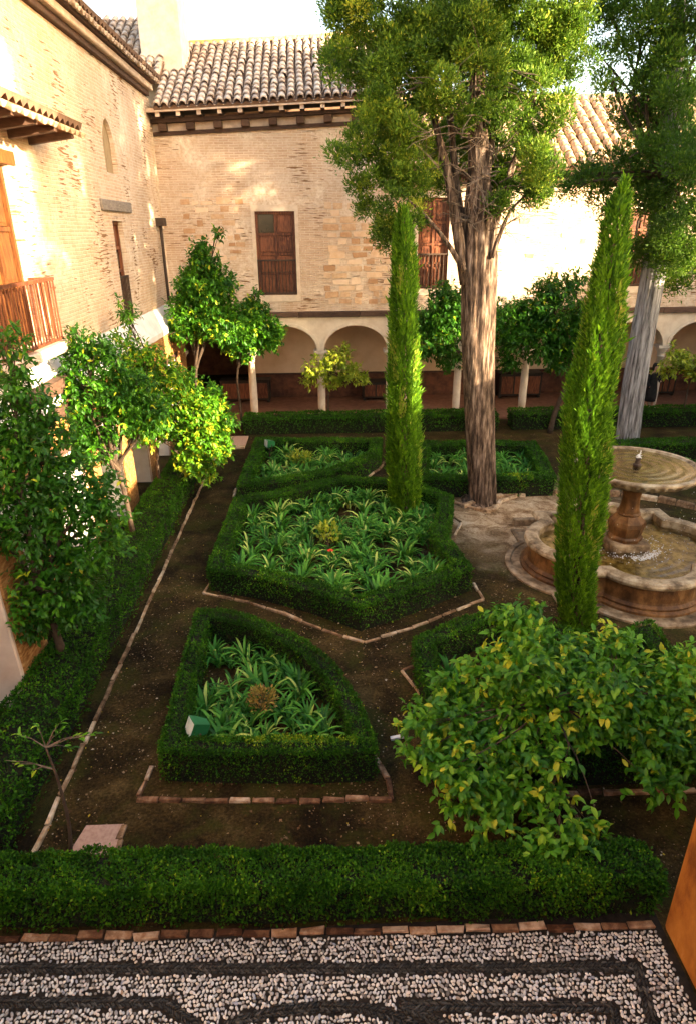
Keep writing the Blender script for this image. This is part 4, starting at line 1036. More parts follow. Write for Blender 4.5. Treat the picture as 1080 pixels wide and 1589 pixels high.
bushlet('bronze_shrub', 'small bronze leaved shrub among strap leaves in the near bed', 'shrub', shA, .19, .52, 420, .055, 'bronze_leaf', stems=10)
bushlet('yellow_shrub', 'yellow leaved young shrub in the middle of the large pointed bed', 'shrub', shB, .26, .62, 150, .10, 'yellow_leaf', .6)
bushlet('yellow_green_plant', 'yellow green bushy plant in the far bed', 'shrub', shC, .32, .48, 260, .11, 'yellow_leaf', .4)
fl = g(513, 856, .42); fr = root('red_flower', 'single red flower beside the yellow shrub', 'flower', (fl[0], fl[1], 0))
mk('stem', *tube([(fl[0], fl[1], 0), (fl[0]+.01, fl[1], .2), (fl[0], fl[1], .42)], .006, 5), M['hedge'], fr)
for k in range(7):
    a = k/7*6.283; D = np.array([[math.cos(a), math.sin(a), .55]]); V, F, _ = scatter(LEAF6[0]*np.array([.7, 1, 1]), LEAF6[1], frames(D, np.array([[0, 0, 1.0]])), np.array([[fl[0], fl[1], .42]]), np.array([.075])); mk('petal', V, F, M['red_petal'], fr)
mk('centre', ICO[0]*.03+np.array([fl[0], fl[1], .435]), ICO[1], M['yellow_leaf'], fr)
# small tuft with dark leaves at the left corner of bed A is the hedge's own ragged corner

# garden floodlights: green conical housings with a pale front
def floodlight(label, c, face, size):
    rt_ = root('garden_floodlight', label, 'floodlight', (c[0], c[1], 0))
    f = np.array(face, float); f /= np.linalg.norm(f); x = np.cross(f, [0, 0, 1.0]); x /= np.linalg.norm(x); u = np.cross(x, f)
    def rings(prof, n=4):
        V = []; F = []
        for r, d in prof:
            for k in range(n):
                a = 2*math.pi*(k+.5)/n; V.append(np.array(c)+f*d*size+(x*math.cos(a)+u*math.sin(a))*r*size)
        for i in range(len(prof)-1):
            for k in range(n): F.append((i*n+k, i*n+(k+1) % n, (i+1)*n+(k+1) % n, (i+1)*n+k))
        F.append(tuple(range(n-1, -1, -1))); F.append(tuple(range((len(prof)-1)*n, len(prof)*n))); return V, F
    mk('housing', *rings([(.22, -.95), (.36, -.88), (.50, -.35), (.56, 0), (.58, .02), (.58, .05), (.53, .05)]), M['lamp_green'], rt_, smooth=False)
    mk('lens', *rings([(.525, .03), (.525, .055), (.50, .06), (.1, .062)]), M['lamp_glass'], rt_)
    mk('bracket', *join([bar(np.array(c)+x*size*.6-f*size*.3, np.array(c)+x*size*.6-f*size*.3-np.array([0, 0, size*.75]), .02), bar(np.array(c)-x*size*.6-f*size*.3, np.array(c)-x*size*.6-f*size*.3-np.array([0, 0, size*.75]), .02), bar(np.array(c)+x*size*.6-f*size*.3-np.array([0, 0, size*.75]), np.array(c)-x*size*.6-f*size*.3-np.array([0, 0, size*.75]), .02)]), M['iron'], rt_)
    mk('stake', *tube([(c[0]-f[0]*size*.3, c[1]-f[1]*size*.3, 0), (c[0]-f[0]*size*.3, c[1]-f[1]*size*.3, c[2]-size*.72)], .02, 8), M['iron'], rt_)
floodlight('green garden floodlight with pale lens at the corner of the near bed', g(296, 1128, .52), (-.74, -.42, .36), .25)
floodlight('green garden floodlight with pale lens in the far bed', g(414, 688, .55), (-.75, -.45, .12), .26)

# ================================================================== FOUNTAIN
FT = root('stone_fountain', 'carved stone fountain with fluted bowl on a pedestal in a lobed basin', 'fountain', (fcx, fcy, 0))
def lobed(a, r, c, n=14):
    """square of half side a with round lobes of radius r centred c out on each side"""
    out = []
    y0 = math.sqrt(max(r*r-(a-c)**2, 1e-6)); t0 = math.atan2(y0, a-c)
    for k in range(4):
        q = k*math.pi/2; R = np.array([[math.cos(q), -math.sin(q)], [math.sin(q), math.cos(q)]])
        for t in np.linspace(-t0, t0, n): out.append(R@np.array([c+r*math.cos(t), r*math.sin(t)]))
        out.append(R@np.array([a, a]))
    return np.array(out)+np.array([fcx, fcy])
def loft(specs, cap_top=False, cap_bot=False):
    rings_ = [lobed(a, r, c) for (a, r, c, z) in specs]; n = len(rings_[0]); V = []; F = []
    for rg, s in zip(rings_, specs): V += [(p[0], p[1], s[3]) for p in rg]
    for i in range(len(specs)-1):
        for k in range(n): F.append((i*n+k, i*n+(k+1) % n, (i+1)*n+(k+1) % n, (i+1)*n+k))
    if cap_top: F.append(tuple(range((len(specs)-1)*n, len(specs)*n)))
    if cap_bot: F.append(tuple(range(n-1, -1, -1)))
    return V, F
a0, r0, c0_ = 1.28, 0.95, 0.85
def S_(d, z): return (a0+d, r0+d, c0_, z)
mk('plinth', *loft([S_(.40, -.02), S_(.40, .035), S_(.36, .05), S_(.30, .05), S_(.28, .02), S_(.20, .02), S_(.05, .03)]), M['fstone'], FT)
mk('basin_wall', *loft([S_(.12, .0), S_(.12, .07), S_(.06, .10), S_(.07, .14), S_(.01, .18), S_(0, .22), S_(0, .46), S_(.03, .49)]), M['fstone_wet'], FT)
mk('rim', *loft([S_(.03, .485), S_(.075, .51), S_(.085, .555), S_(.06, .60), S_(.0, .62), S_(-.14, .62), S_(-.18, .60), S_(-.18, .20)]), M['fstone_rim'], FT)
mk('basin_floor', *loft([S_(-.17, .20), S_(-.17, .22)], cap_top=True), M['basin_floor'], FT)
mk('water', *loft([S_(-.179, .445), S_(-.179, .455)], cap_top=True, cap_bot=False), M['water'], FT)
# joints of the rim stones
ped = root  # noqa
bevel(mk('pedestal_foot', *box(fcx-.36, fcx+.36, fcy-.36, fcy+.36, .2, .60), M['fstone'], FT), .03, 2)
def oct_r(th, k):   # eight sided lower shaft blending into a round stem
    return 1.0/np.cos(((th+math.pi/8) % (math.pi/4))-math.pi/8)
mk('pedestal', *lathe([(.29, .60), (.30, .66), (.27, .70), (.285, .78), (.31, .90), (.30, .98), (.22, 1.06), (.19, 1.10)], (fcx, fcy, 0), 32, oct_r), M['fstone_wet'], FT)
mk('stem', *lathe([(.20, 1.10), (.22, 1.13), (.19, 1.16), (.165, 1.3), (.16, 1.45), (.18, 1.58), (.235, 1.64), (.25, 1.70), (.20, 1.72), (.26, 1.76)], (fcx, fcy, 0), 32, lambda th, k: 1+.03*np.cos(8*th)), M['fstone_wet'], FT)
nfl = 44
def flute(th, k): return 1+(.018*np.cos(nfl*th) if k in (2, 3, 4, 5) else 0)
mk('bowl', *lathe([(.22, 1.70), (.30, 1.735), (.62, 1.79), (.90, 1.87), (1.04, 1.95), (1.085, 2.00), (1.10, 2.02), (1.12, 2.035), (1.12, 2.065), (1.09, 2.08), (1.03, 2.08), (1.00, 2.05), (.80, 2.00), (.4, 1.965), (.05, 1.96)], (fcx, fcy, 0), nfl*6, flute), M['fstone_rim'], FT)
mk('bowl_water', *lathe([(.98, 2.045), (.98, 2.05), (.02, 2.052)], (fcx, fcy, 0), 48), M['water'], FT)
mk('spout', *lathe([(.07, 1.98), (.075, 2.08), (.05, 2.10), (.04, 2.16), (.055, 2.18), (.03, 2.20)], (fcx, fcy, 0), 14), M['iron'], FT)
# bubbling jet, drips and the ring of splashes
n = 70; P = np.stack([rng.normal(0, .022, n)+fcx, rng.normal(0, .022, n)+fcy, 2.20+np.abs(rng.normal(0, .05, n))], 1)
n2 = 420; a = np.concatenate([rng.normal(-1.2, .35, 260), rng.uniform(-2.9, .4, 160)]); rr = np.concatenate([rng.normal(.62, .045, 260), rng.normal(.62, .2, 160)])
P2 = np.stack([fcx+rr*np.cos(a), fcy+rr*np.sin(a), .46+np.abs(rng.normal(0, .022, n2))], 1)
n3 = 90; a3 = rng.uniform(-2.9, .2, n3); P3 = np.stack([fcx+1.10*np.cos(a3), fcy+1.10*np.sin(a3), .5+rng.random(n3)**1.6*1.5], 1)
PP = np.concatenate([P, P2, P3]); k = len(PP); sz = np.concatenate([rng.uniform(.010, .026, n), rng.uniform(.008, .030, n2), rng.uniform(.004, .008, n3)])
S3 = np.stack([sz, sz, sz*np.concatenate([np.ones(n), np.full(n2, .6), np.full(n3, 4.0)])], 1)
V, F, _ = scatter(ICO[0], ICO[1], np.tile(np.eye(3), (k, 1, 1)), PP, S3)
mk('splash', V, F, M['drop'], FT, smooth=True, kind='stuff')
# low broken wall stub left of the basin
ws = g(795, 815); w2_ = g(830, 812)
bevel(mk('wall_stub', *box(ws[0], w2_[0]+.25, ws[1]-.07, ws[1]+.07, 0, .16), M['fstone'], FT), .02, 2)

# ================================================================== TREES
def path_px(pts, Y): return [atY(a, b_, Y) for a, b_ in pts]
def curve(pts, n=5): return np.array(smooth_poly(pts, n))
def px_clumps(lst, Y):
    out = []
    for c in lst:
        y = c[3] if len(c) > 3 else Y
        p = atY(c[0], c[1], y); dep = (p-CAM)@CF; out.append((p[0], p[1], p[2], c[2]*dep/FPX))
    return out
def branch_set(start, clumps, r0, jit=.12, n=4):
    parts = []
    for c in clumps:
        e = np.array(c[:3]); s = np.array(start)+np.array([random.gauss(0, .03), random.gauss(0, .03), random.uniform(-.15, .1)])
        mid = s*.5+e*.5+np.array([random.gauss(0, jit), random.gauss(0, jit), random.uniform(-.05, .2)])
        parts.append(tube(curve([s, mid, e], 3), np.linspace(r0, r0*.25, 7), 6))
        for k in range(3):
            f = e+np.array([random.gauss(0, 1), random.gauss(0, 1), random.gauss(0, .8)])*c[3]*.55
            parts.append(tube([mid*.4+e*.6, (e+f)/2, f], [r0*.35, r0*.22, r0*.1], 5))
    return join(parts)
def crown_leaves(clumps, n, L, w=.45, shell=.45, droop=.35, young=.05, light=0.0, rosette=6, gap=-.35, nf=1.6):
    vol = np.array([c[3]**2 for c in clumps]); pr = vol/vol.sum(); m = n//rosette
    idx = rng.choice(len(clumps), m, p=pr); C = np.array(clumps)[idx]
    u = rand_unit(m); P = C[:, :3]+u*np.array([1, 1, .85])*(C[:, 3]*np.maximum(rng.random(m), .02)**shell)[:, None]
    P += rng.normal(0, .05, (m, 3))
    keep = noise3(P, nf/ max(.25, np.mean(C[:, 3])), 2.0) > gap; P, u, C = P[keep], u[keep], C[keep]; m = len(P)
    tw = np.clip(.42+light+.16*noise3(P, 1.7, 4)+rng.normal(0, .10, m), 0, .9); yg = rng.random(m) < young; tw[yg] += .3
    tips = unit(u+np.array([0, 0, .35])+rand_unit(m)*.5)
    Pr = np.repeat(P, rosette, 0); Tr = np.repeat(tips, rosette, 0); k = len(Pr)
    side = rand_unit(k); D = unit(Tr*.6+side*.95-np.array([0, 0, droop])); N = unit(np.array([0, 0, 1.0])+Tr*.4+rand_unit(k)*.5)
    Pr = Pr+Tr*(rng.uniform(-.5, .6, (k, 1))*L*1.2)
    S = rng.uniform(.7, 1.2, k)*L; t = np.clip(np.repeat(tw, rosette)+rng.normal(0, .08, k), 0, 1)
    t[rng.random(k) < young*.35] = 1.0
    return Pr, frames(D, N), S, t
def citrus(label, base, trunk, clumps, n, L, r0=.06, mat='citrus', objs=0, name='citrus_tree', group=None, w=.46, light=0.0, young=.04, tm='bark_dark', rosette=6, **kw):
    rt_ = root(name, label, 'tree', (base[0], base[1], 0), group)
    tp = curve(trunk, 4); mk('trunk', *tube(tp, np.linspace(r0, r0*.6, len(tp))*(1+.06*np.sin(np.arange(len(tp))*2.1)), 9), M[tm], rt_, smooth=True)
    mk('branches', *branch_set(tp[-1], clumps, r0*(.3 if objs else .5)), M[tm], rt_)
    P, R, S, t = crown_leaves(clumps, n, L, w, light=light, young=young, rosette=rosette, **kw)
    tv = LEAF6[0]*np.array([w, 1, 1])
    if objs:
        dist = (P-CAM)@CF; px = 540+FPX*((P-CAM)@CR)/dist; score = S/dist
        # in view and on the camera's side of the crown
        front = np.linalg.norm(P-CAM, axis=1); score = score-.25*(front-front.min())/front.max()*score.max(); score[px > 1075] = -1
        pick = np.argsort(-score)[:objs]; me = mesh_from('leaf', tv, LEAF6[1], M[mat+'_obj'], smooth=True)
        for i in pick: inst('leaf', me, P[i], R[i], rt_, S[i])
        rest = np.setdiff1d(np.arange(len(P)), pick); P, R, S, t = P[rest], R[rest], S[rest], t[rest]
    V, F, tt = scatter(tv, LEAF6[1], R, P, S, t)
    mk('crown', V, F, M[mat], rt_, tint=tt, smooth=True, kind='stuff')
    return rt_

# near citrus leaning over the front right bed
cl = px_clumps([(700,1120,52,5.6),(655,1125,30,5.4),(760,1045,52,6.0),(830,1005,52,6.2),(900,1025,52,6.3),(820,1090,62,5.7),(900,1105,62,5.6),(975,1075,58,5.8),(1040,1085,52,5.7),(1010,1140,52,5.4),(760,1170,55,5.2),(835,1170,50,5.1),(690,1195,40,5.0),(720,1235,30,4.8),(1010,1215,26,5.0),(900,1285,32,4.5),(865,1300,26,4.4),(785,965,34,6.4),(815,945,16,6.6),(960,1000,40,6.2),(1060,1035,36,6.0),(1080,1170,40,5.3),(1110,1090,50,5.7),(940,1310,16,4.4),(640,1175,16,5.2),(790,1235,40,4.85),(850,1235,30,4.8),(760,1275,26,4.6),(1050,1200,34,5.1),(830,1290,26,4.5),(690,1250,20,4.75),(820,1035,40,5.6),(930,1060,44,5.5),(950,985,14,6.5),(690,1065,18,5.9)], 5.6)
citrus('large leaved citrus leaning over the hedged bed before the fountain', (2.45, 5.9), [(2.45,5.9,0),(2.40,5.85,.45),(2.42,5.75,.9),(2.4,5.7,1.15)], cl, 14500, .108, .04, objs=300, light=.24, young=.08, shell=.5, droop=.45, w=.52, gap=-.5)
# big dark citrus by the brick wing
cl = px_clumps([(12,535,32),(28,600,40),(60,690,62),(15,720,60),(110,755,62),(50,810,75),(140,845,52),(90,895,66),(30,930,60),(125,935,42),(60,970,35),(-50,800,80),(-50,650,60),(168,800,32),(150,760,40),(60,640,36),(-40,930,60),(10,655,30)], 7.7)
citrus('tall dark leaved citrus filling the corner by the balcony wall', (-3.88, 7.9), [(-3.88,7.9,0),(-3.86,7.85,.6),(-3.9,7.8,1.2),(-3.92,7.75,1.7)], cl, 18500, .10, .07, light=.02, young=.02, gap=-.6)
cl = px_clumps([(125,610,44),(118,655,42),(190,640,44),(140,690,40),(140,550,30),(112,560,22),(180,600,42),(215,650,30),(175,565,20),(120,520,14),(160,535,22),(215,600,26),(235,640,30),(95,600,30),(100,690,34)], 11.6)
citrus('citrus with dense mid green crown under the tiled hood', (-3.9, 11.9), [(-3.9,11.9,0),(-3.9,11.85,.6),(-3.92,11.8,1.3),(-3.95,11.7,1.9)], cl, 13000, .105, .06, light=.05, young=.05, gap=-.6)
cl = px_clumps([(205,600,40),(262,620,50),(262,660,30),(318,640,42),(330,685,34),(300,715,28),(200,490,15),(196,530,22),(205,560,28),(250,580,32),(345,650,24),(318,738,18),(300,670,32),(345,700,18),(240,640,40),(190,470,8),(330,615,22),(228,545,18),(225,590,26),(285,590,26),(300,625,34),(230,670,24)], 14.6)
citrus('citrus with sunlight painted into yellow green leaves beside the long path', (-4.05, 14.9), [(-4.05,14.9,0),(-4.06,14.85,.6),(-4.0,14.8,1.2),(-3.9,14.7,1.7)], cl, 17000, .115, .05, light=.26, young=.12, gap=-.6)  # lighter leaf tint imitates sun falling on this crown
# citrus pair in the far left corner
cl = px_clumps([(312,405,20),(320,448,40),(290,482,32),(340,498,40),(285,510,26),(310,385,14),(335,362,8),(345,440,22),(300,440,26),(330,410,14)], 20.0)
citrus('bushy citrus in the corner of brick wing and arcade', (-3.95, 20.3), [(-3.95,20.3,0),(-3.95,20.2,.8),(-3.98,20.1,1.6),(-3.9,20.05,2.3)], cl, 12000, .14, .07, light=.10, young=.06, gap=-.7)
cl = px_clumps([(388,500,34),(380,532,30),(412,520,30),(395,480,20),(398,456,7),(360,520,24),(425,515,14)], 20.6)
citrus('bushy citrus before the first arcade column from the chimney corner', (-2.75, 20.9), [(-2.75,20.9,0),(-2.76,20.85,.8),(-2.78,20.75,1.6),(-2.7,20.65,2.2)], cl, 8500, .14, .05, light=.10, young=.06, gap=-.7)
cl = px_clumps([(492,572,20),(520,560,20),(545,578,20),(515,590,16),(562,588,9),(480,590,10),(535,545,9)], 20.9)
citrus('young yellow leaved citrus before the second full arch', (.1, 21.0), [(.1,21.0,0),(.11,20.98,.7),(.14,20.95,1.4),(.15,20.9,1.8)], cl, 2000, .15, .03, mat='yellow_leaf', light=.10, young=.1, gap=-.5)
cl = px_clumps([(690,488,40),(675,528,36),(722,480,36),(790,520,28),(700,555,22),(770,490,26),(660,500,20),(690,455,20),(790,560,18)], 19.6)
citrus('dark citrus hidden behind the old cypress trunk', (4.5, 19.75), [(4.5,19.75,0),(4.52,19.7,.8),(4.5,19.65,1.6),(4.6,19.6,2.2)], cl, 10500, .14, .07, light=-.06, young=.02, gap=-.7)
cl = px_clumps([(850,478,44),(838,528,44),(880,518,40),(818,500,32),(872,558,26),(850,448,24),(800,480,18),(905,490,30),(890,440,18)], 19.7)
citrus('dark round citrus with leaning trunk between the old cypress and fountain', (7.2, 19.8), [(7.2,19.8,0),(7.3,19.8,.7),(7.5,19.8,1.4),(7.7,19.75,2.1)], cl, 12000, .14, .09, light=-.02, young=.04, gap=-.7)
cl = px_clumps([(1033,572,14),(1060,560,17),(1078,578,15),(1046,545,9),(1090,560,14)], 20.4)
citrus('thin young citrus beside the person under the arcade', (11.9, 20.6), [(11.9,20.6,0),(11.92,20.6,.7),(11.9,20.55,1.4),(11.95,20.5,1.9)], cl, 1300, .15, .03, mat='yellow_leaf', light=.0, young=.08, gap=-.5)
# bare sapling in the near hedge
sp = [np.array([-2.74, 4.80, 0]), atY(108,1280,4.84), atY(92,1215,4.9), atY(72,1160,4.95)]
st = root('sapling', 'thin sparse sapling rising from the near hedge beside the slab', 'tree', (-2.74, 4.80, 0))
mk('trunk', *tube(curve(sp, 4), np.linspace(.022, .010, 13), 7), M['bark_dark'], st, smooth=True)
tips = [(30,1140),(60,1128),(95,1135),(128,1140),(145,1140),(20,1185),(50,1195),(95,1120),(10,1180),(110,1160)]
tw = []; LP = []; LD = []
for k, (a, b_) in enumerate(tips):
    e = atY(a, b_, 4.95+random.uniform(-.15, .15)); s = sp[3] if k not in (5, 6, 8) else sp[2]*.6+sp[3]*.4
    mid = (s+e)/2+np.array([0, 0, .03]); tw.append(tube([s, mid, e], [.007, .005, .003], 5))
    for q in range(6 if k not in (5, 8) else 2):
        LP.append(s*(.3-.07*q)+e*(.7+.07*q)); LD.append(unit(e-s+rand_unit(1)[0]*.25))
mk('branches', *join(tw), M['twig'], st)
lm = mesh_from('leaf', LEAF6[0]*np.array([.36, 1, 1]), LEAF6[1], M['citrus_obj'], smooth=True)
for p, d in zip(LP, LD):
    inst('leaf', lm, p, frames(np.array([d]), unit(np.array([[0, 0, 1.0]])+rand_unit(1)*.4))[0], st, random.uniform(.06, .10))

# ------------------------------------------------------------------ slim clipped cypresses
def slim(label, path, rad, n, L, seed):
    """column of upright sprays round a path (list of points) with radius profile"""
    path = np.array(path); rt_ = root('slim_cypress', label, 'tree', tuple(path[0]*np.array([1, 1, 0])))
    mk('trunk', *tube(path, np.linspace(.09, .02, len(path)), 8), M['bark'], rt_)
    s = np.linspace(0, 1, len(path)); prof = np.array(rad)
    # sampling weight by radius
    ss = rng.random(n*2); pr = np.interp(ss, np.linspace(0, 1, len(prof)), prof); ss = ss[rng.random(n*2) < (pr+.05)/(prof.max()+.05)][:n]; n = len(ss)
    C = np.stack([np.interp(ss, s, path[:, k]) for k in range(3)], 1); r = np.interp(ss, np.linspace(0, 1, len(prof)), prof)
    th = rng.uniform(0, 2*math.pi, n); o = np.stack([np.cos(th), np.sin(th), np.zeros(n)], 1)
    q = np.c_[np.cos(th)*1.2, np.sin(th)*1.2, C[:, 2]*.9]
    hi = noise3(q, 6.5, seed+2)+.6*noise3(q, 13.0, seed+5); lump = 1+.13*noise3(q, 2.2, seed)+.16*hi
    ok = (hi > -.30) | (rng.random(n) < .15); C, o, r, lump, q, hi = C[ok], o[ok], r[ok], lump[ok], q[ok], hi[ok]; n = len(C)
    P = C+o*(r*lump*np.sqrt(rng.uniform(.55, 1.05, n)))[:, None]
    D = unit(o*rng.uniform(.15, .95, (n, 1))+np.array([0, 0, 1.0])+rand_unit(n)*.5); N = unit(o+rand_unit(n)*.5)
    S = rng.uniform(.55, 1.3, n)*L*np.where(rng.random(n) < .03, 1.9, 1.0)
    t = np.clip(.42+.16*noise3(q, 2.0, seed+3)+.16*hi+rng.normal(0, .12, n), 0, .94); dry = (noise3(q, 1.9, seed+7) > .48) & (rng.random(n) < .6); t[dry] = rng.uniform(.85, 1.0, dry.sum())
    V, F, tt = scatter(BLADE[0]*np.array([.27, 1, 1]), BLADE[1], frames(D, N), P, S, t)
    mk('crown', V, F, M['slim'], rt_, tint=tt, kind='stuff'); return rt_
def slim_px(rows, Yc, base):
    pts = [np.array([base[0], base[1], 0.0])]; rr = [rows[0][2]*.011]
    for (y, x, r) in rows:
        p = atY(x, y, Yc); pts.append(p); rr.append(r*((p-CAM)@CF)/FPX)
    pts = np.array(pts); s = np.concatenate([[0], np.cumsum(np.linalg.norm(np.diff(pts, axis=0), axis=1))]); s /= s[-1]; u = np.linspace(0, 1, 24)
    return np.stack([np.interp(u, s, pts[:, k]) for k in range(3)], 1), np.interp(u, s, rr)
pa, ra = slim_px([(790,628,21),(755,627,27),(700,627,28),(622,626,26.5),(567,626,25),(511,625,22.5),(400,627,20),(379,626,18),(349,626,12),(322,624,2)], C1b[1], C1b)
slim('slim straight cypress growing in the large pointed bed', pa, ra*.88, 36000, .095, 1.0)
pa, ra = slim_px([(955,893,28),(922,893,31),(867,894,33),(811,900,37),(755,907,39.5),(678,909,40),(622,913,38.5),(567,924,38),(511,934,35),(400,948,25),(333,956,20),(300,967,11),(279,971,2)], C2b[1], C2b)
slim('slim leaning cypress rising between the leaning citrus and fountain', pa, ra*.86, 46000, .080, 4.0)

# ------------------------------------------------------------------ old cypresses
def puff_foliage(clumps, per, npuff, pr, L, seed, light=0.0, flat=.85, hang=0.0):
    P = []; D = []; N = []; T = []
    for (x, y, z, r) in clumps:
        k = max(3, int(npuff*(r/.6)**1.6)); tc_ = rng.normal(0, .08)
        for _ in range(k):
            u = rand_unit(1)[0]; rr = r*rng.uniform(.45, 1.0); c = np.array([x, y, z])+u*np.array([1, 1, .95])*rr
            q = rng.uniform(.45, 1.5)*pr; n = int(per*(q/pr)**2); tp_ = rng.normal(0, .10)
            d = rand_unit(n); d[:, 2] += .15; d = unit(d)
            p = c+d*q*np.array([1, 1, flat])*np.where(rng.random((n, 1)) < .12, rng.uniform(1.0, 1.7, (n, 1)), rng.uniform(.60, 1.10, (n, 1)))*(1+.30*noise3(d, 3.0, x+z))[:, None]
            P.append(p); D.append(unit(d*.8+np.array([0, 0, .5-hang])+rand_unit(n)*.6)); N.append(unit(d+rand_unit(n)*.6)); T.append(np.clip(.45+light+tc_+tp_+rng.normal(0, .12, n)+np.where(rng.random(n) < .03, .25, 0), 0, 1))
    P = np.concatenate(P); D = np.concatenate(D); N = np.concatenate(N); T = np.concatenate(T); n = len(P)
    print('puff leaves', n)
    return scatter(LEAF2[0]*np.array([.36, 1, 1]), LEAF2[1], frames(D, N), P, rng.uniform(.6, 1.3, n)*L, T)
def fl_bark(seed, amp):
    def f(t, th): return 1+amp*(.5*np.sin(3*th+seed+t*1.4)+.35*np.sin(7*th-seed*2+t*3)+.3*np.sin(13*th+seed+t*2)+.2*np.sin(23*th+t*5))
    return f
T1b = g(746, 778)
YT = T1b[1]
t1 = root('old_cypress', 'massive old cypress with ridged brown trunk and tangled dead twigs', 'tree', (T1b[0], YT, 0))
tp = curve([np.array([T1b[0], YT, -.05]), np.array([T1b[0], YT, .25]), atY(743,660,YT), atY(740,540,YT), atY(741,440,YT), atY(742,380,YT), atY(743,320,YT), atY(741,240,YT), atY(740,130,YT), atY(742,0,YT)], 8)
rad = np.interp(np.linspace(0, 1, len(tp)), [0, .03, .09, .22, .38, .52, .62, .75, 1], [.56, .40, .31, .32, .36, .36, .27, .20, .12])
mk('trunk', *tube(tp, rad, 56, flute=fl_bark(1.3, .17)), M['bark'], t1, smooth=True)
stems = [[(722,440),(708,350),(694,270),(672,180),(650,60)], [(735,400),(730,330),(738,240),(735,120),(740,-60),(745,-300)], [(755,400),(768,340),(790,270),(815,200),(840,90)], [(745,380),(752,300),(765,200),(790,60),(800,-120)], [(730,390),(712,320),(700,200),(690,60),(680,-100)], [(720,420),(690,372),(655,330),(620,300)], [(762,400),(790,330),(830,290)]]
sm = []
for k, s in enumerate(stems):
    yy = YT+[-.15, .1, .1, .25, .2, -.35, -.3][k]
    pp = curve(path_px(s, yy), 5); r_ = [.13, .19, .11, .10, .10, .06, .05][k]
    sm.append(tube(pp, np.linspace(r_, r_*.25, len(pp)), 14, flute=fl_bark(k, .12)))
mk('limbs', *join(sm), M['bark'], t1, smooth=True)
# dead inner twigs
tw = []
for k in range(80):
    s = atY(random.uniform(695, 775), random.uniform(120, 370), YT+random.uniform(-.5, .3)); d = np.array([random.gauss(0, 1), random.gauss(-.45, .6), random.uniform(-.35, .9)]); d /= np.linalg.norm(d); L = random.uniform(.4, 1.25)
    m1 = s+d*L*.5+np.array([random.gauss(0, .1), random.gauss(0, .1), random.gauss(0, .1)]); e = s+d*L+np.array([random.gauss(0, .15), random.gauss(0, .15), random.uniform(-.3, .1)])
    tw.append(tube(curve([s, m1, e], 3), np.linspace(.014, .004, 7), 4))
    for q in range(2):
        f = e+np.array([random.gauss(0, .22), random.gauss(0, .22), random.gauss(0, .22)]); tw.append(tube([m1*.5+e*.5, (e+f)/2, f], [.007, .005, .003], 4))
mk('dead_twigs', *join(tw), M['twig'], t1)
c1 = [(512,25,22),(512,70,20),(518,112,18),(560,30,40),(600,40,50),(650,20,50),(560,95,40),(605,105,45),(645,85,45),(580,160,38),(620,165,42),(660,150,36),(570,215,32),(612,222,38),(645,215,28),(578,270,28),(612,285,32),(572,325,22),(605,345,24),(595,378,14),(632,330,20),(650,270,20),(530,238,15),(660,345,12),(640,300,18),
      (720,20,40,YT+.9),(760,40,40,YT+1.0),(800,20,45),(845,30,42),(790,85,36),(835,80,40),(870,55,36),(885,15,36),(865,110,30),(830,130,28),(742,180,13,YT-.9),(800,140,24),(690,30,40,YT+.8),(700,100,26,YT+1.1),(740,110,34,YT+1.4),(770,150,30,YT+1.5),(720,180,30,YT+1.6),(690,190,24,YT+1.5),(900,90,24),(895,50,26),
      (815,265,32),(790,295,28),(840,250,22),(848,290,20),(780,250,18),(770,320,16,YT-.4),(822,300,24),(858,175,16),(840,160,18),(690,130,22,YT-.6),(735,80,22,YT-.7),(735,20,30,YT-.6),(700,60,26,YT-.5),(770,20,28,YT-.6),(760,110,20,YT-.6),(715,140,24,YT+.8),(755,200,24,YT+1.2),(700,230,22,YT+1.3),(735,250,20,YT+1.4),(690,165,18,YT-.5),(780,180,18,YT-.3),(805,215,18),(660,300,16,YT+.8),(675,240,18,YT+.9),(670,60,30,YT-.5),(655,125,26,YT-.6),(640,190,24,YT-.7),(625,250,24,YT-.6),(600,310,22,YT-.5),(590,130,26,YT-.7),(585,190,24,YT-.7),(545,60,24,YT-.3),(535,10,26),(710,100,22,YT-.4),(760,60,24,YT-.5),(745,140,20,YT+.5),(720,215,20,YT+.7),(770,230,18,YT+.6),(800,180,22,YT-.2),(815,230,20),(760,270,14,YT+.7),(690,280,14,YT+.8),(840,215,16),(742,30,24,YT-.9),(728,95,20,YT-.9),(755,165,16,YT-.8),(715,175,16,YT-.8),(775,120,18,YT-.8),(705,15,24,YT-.8),(590,355,16),(560,300,14),(555,250,16),(870,150,18)]
NVIS = len(c1)
for k in range(46):
    yy = -40-random.random()**1.2*480; w_ = 190*(1-(-yy-40)/640); c1.append((705+random.uniform(-w_, w_), yy, random.uniform(38, 60), YT+random.uniform(-1.3, 1.3)))
cw = px_clumps(c1, YT); cw = [(x, y+random.uniform(-.55, .55)*(0 if i > 60 else 1), z, r) for i, (x, y, z, r) in enumerate(cw)]
V, F, t = puff_foliage(cw[:NVIS], 260, 19, .165, .074, 1, light=.12)
V2, F2, t_2 = puff_foliage(cw[NVIS:], 90, 12, .28, .14, 1, light=.1)
F = np.concatenate([F, F2+len(V)]); V = np.concatenate([V, V2]); t = np.concatenate([t, t_2])
mk('crown', V, F, M['cypress'], t1, tint=t, kind='stuff')

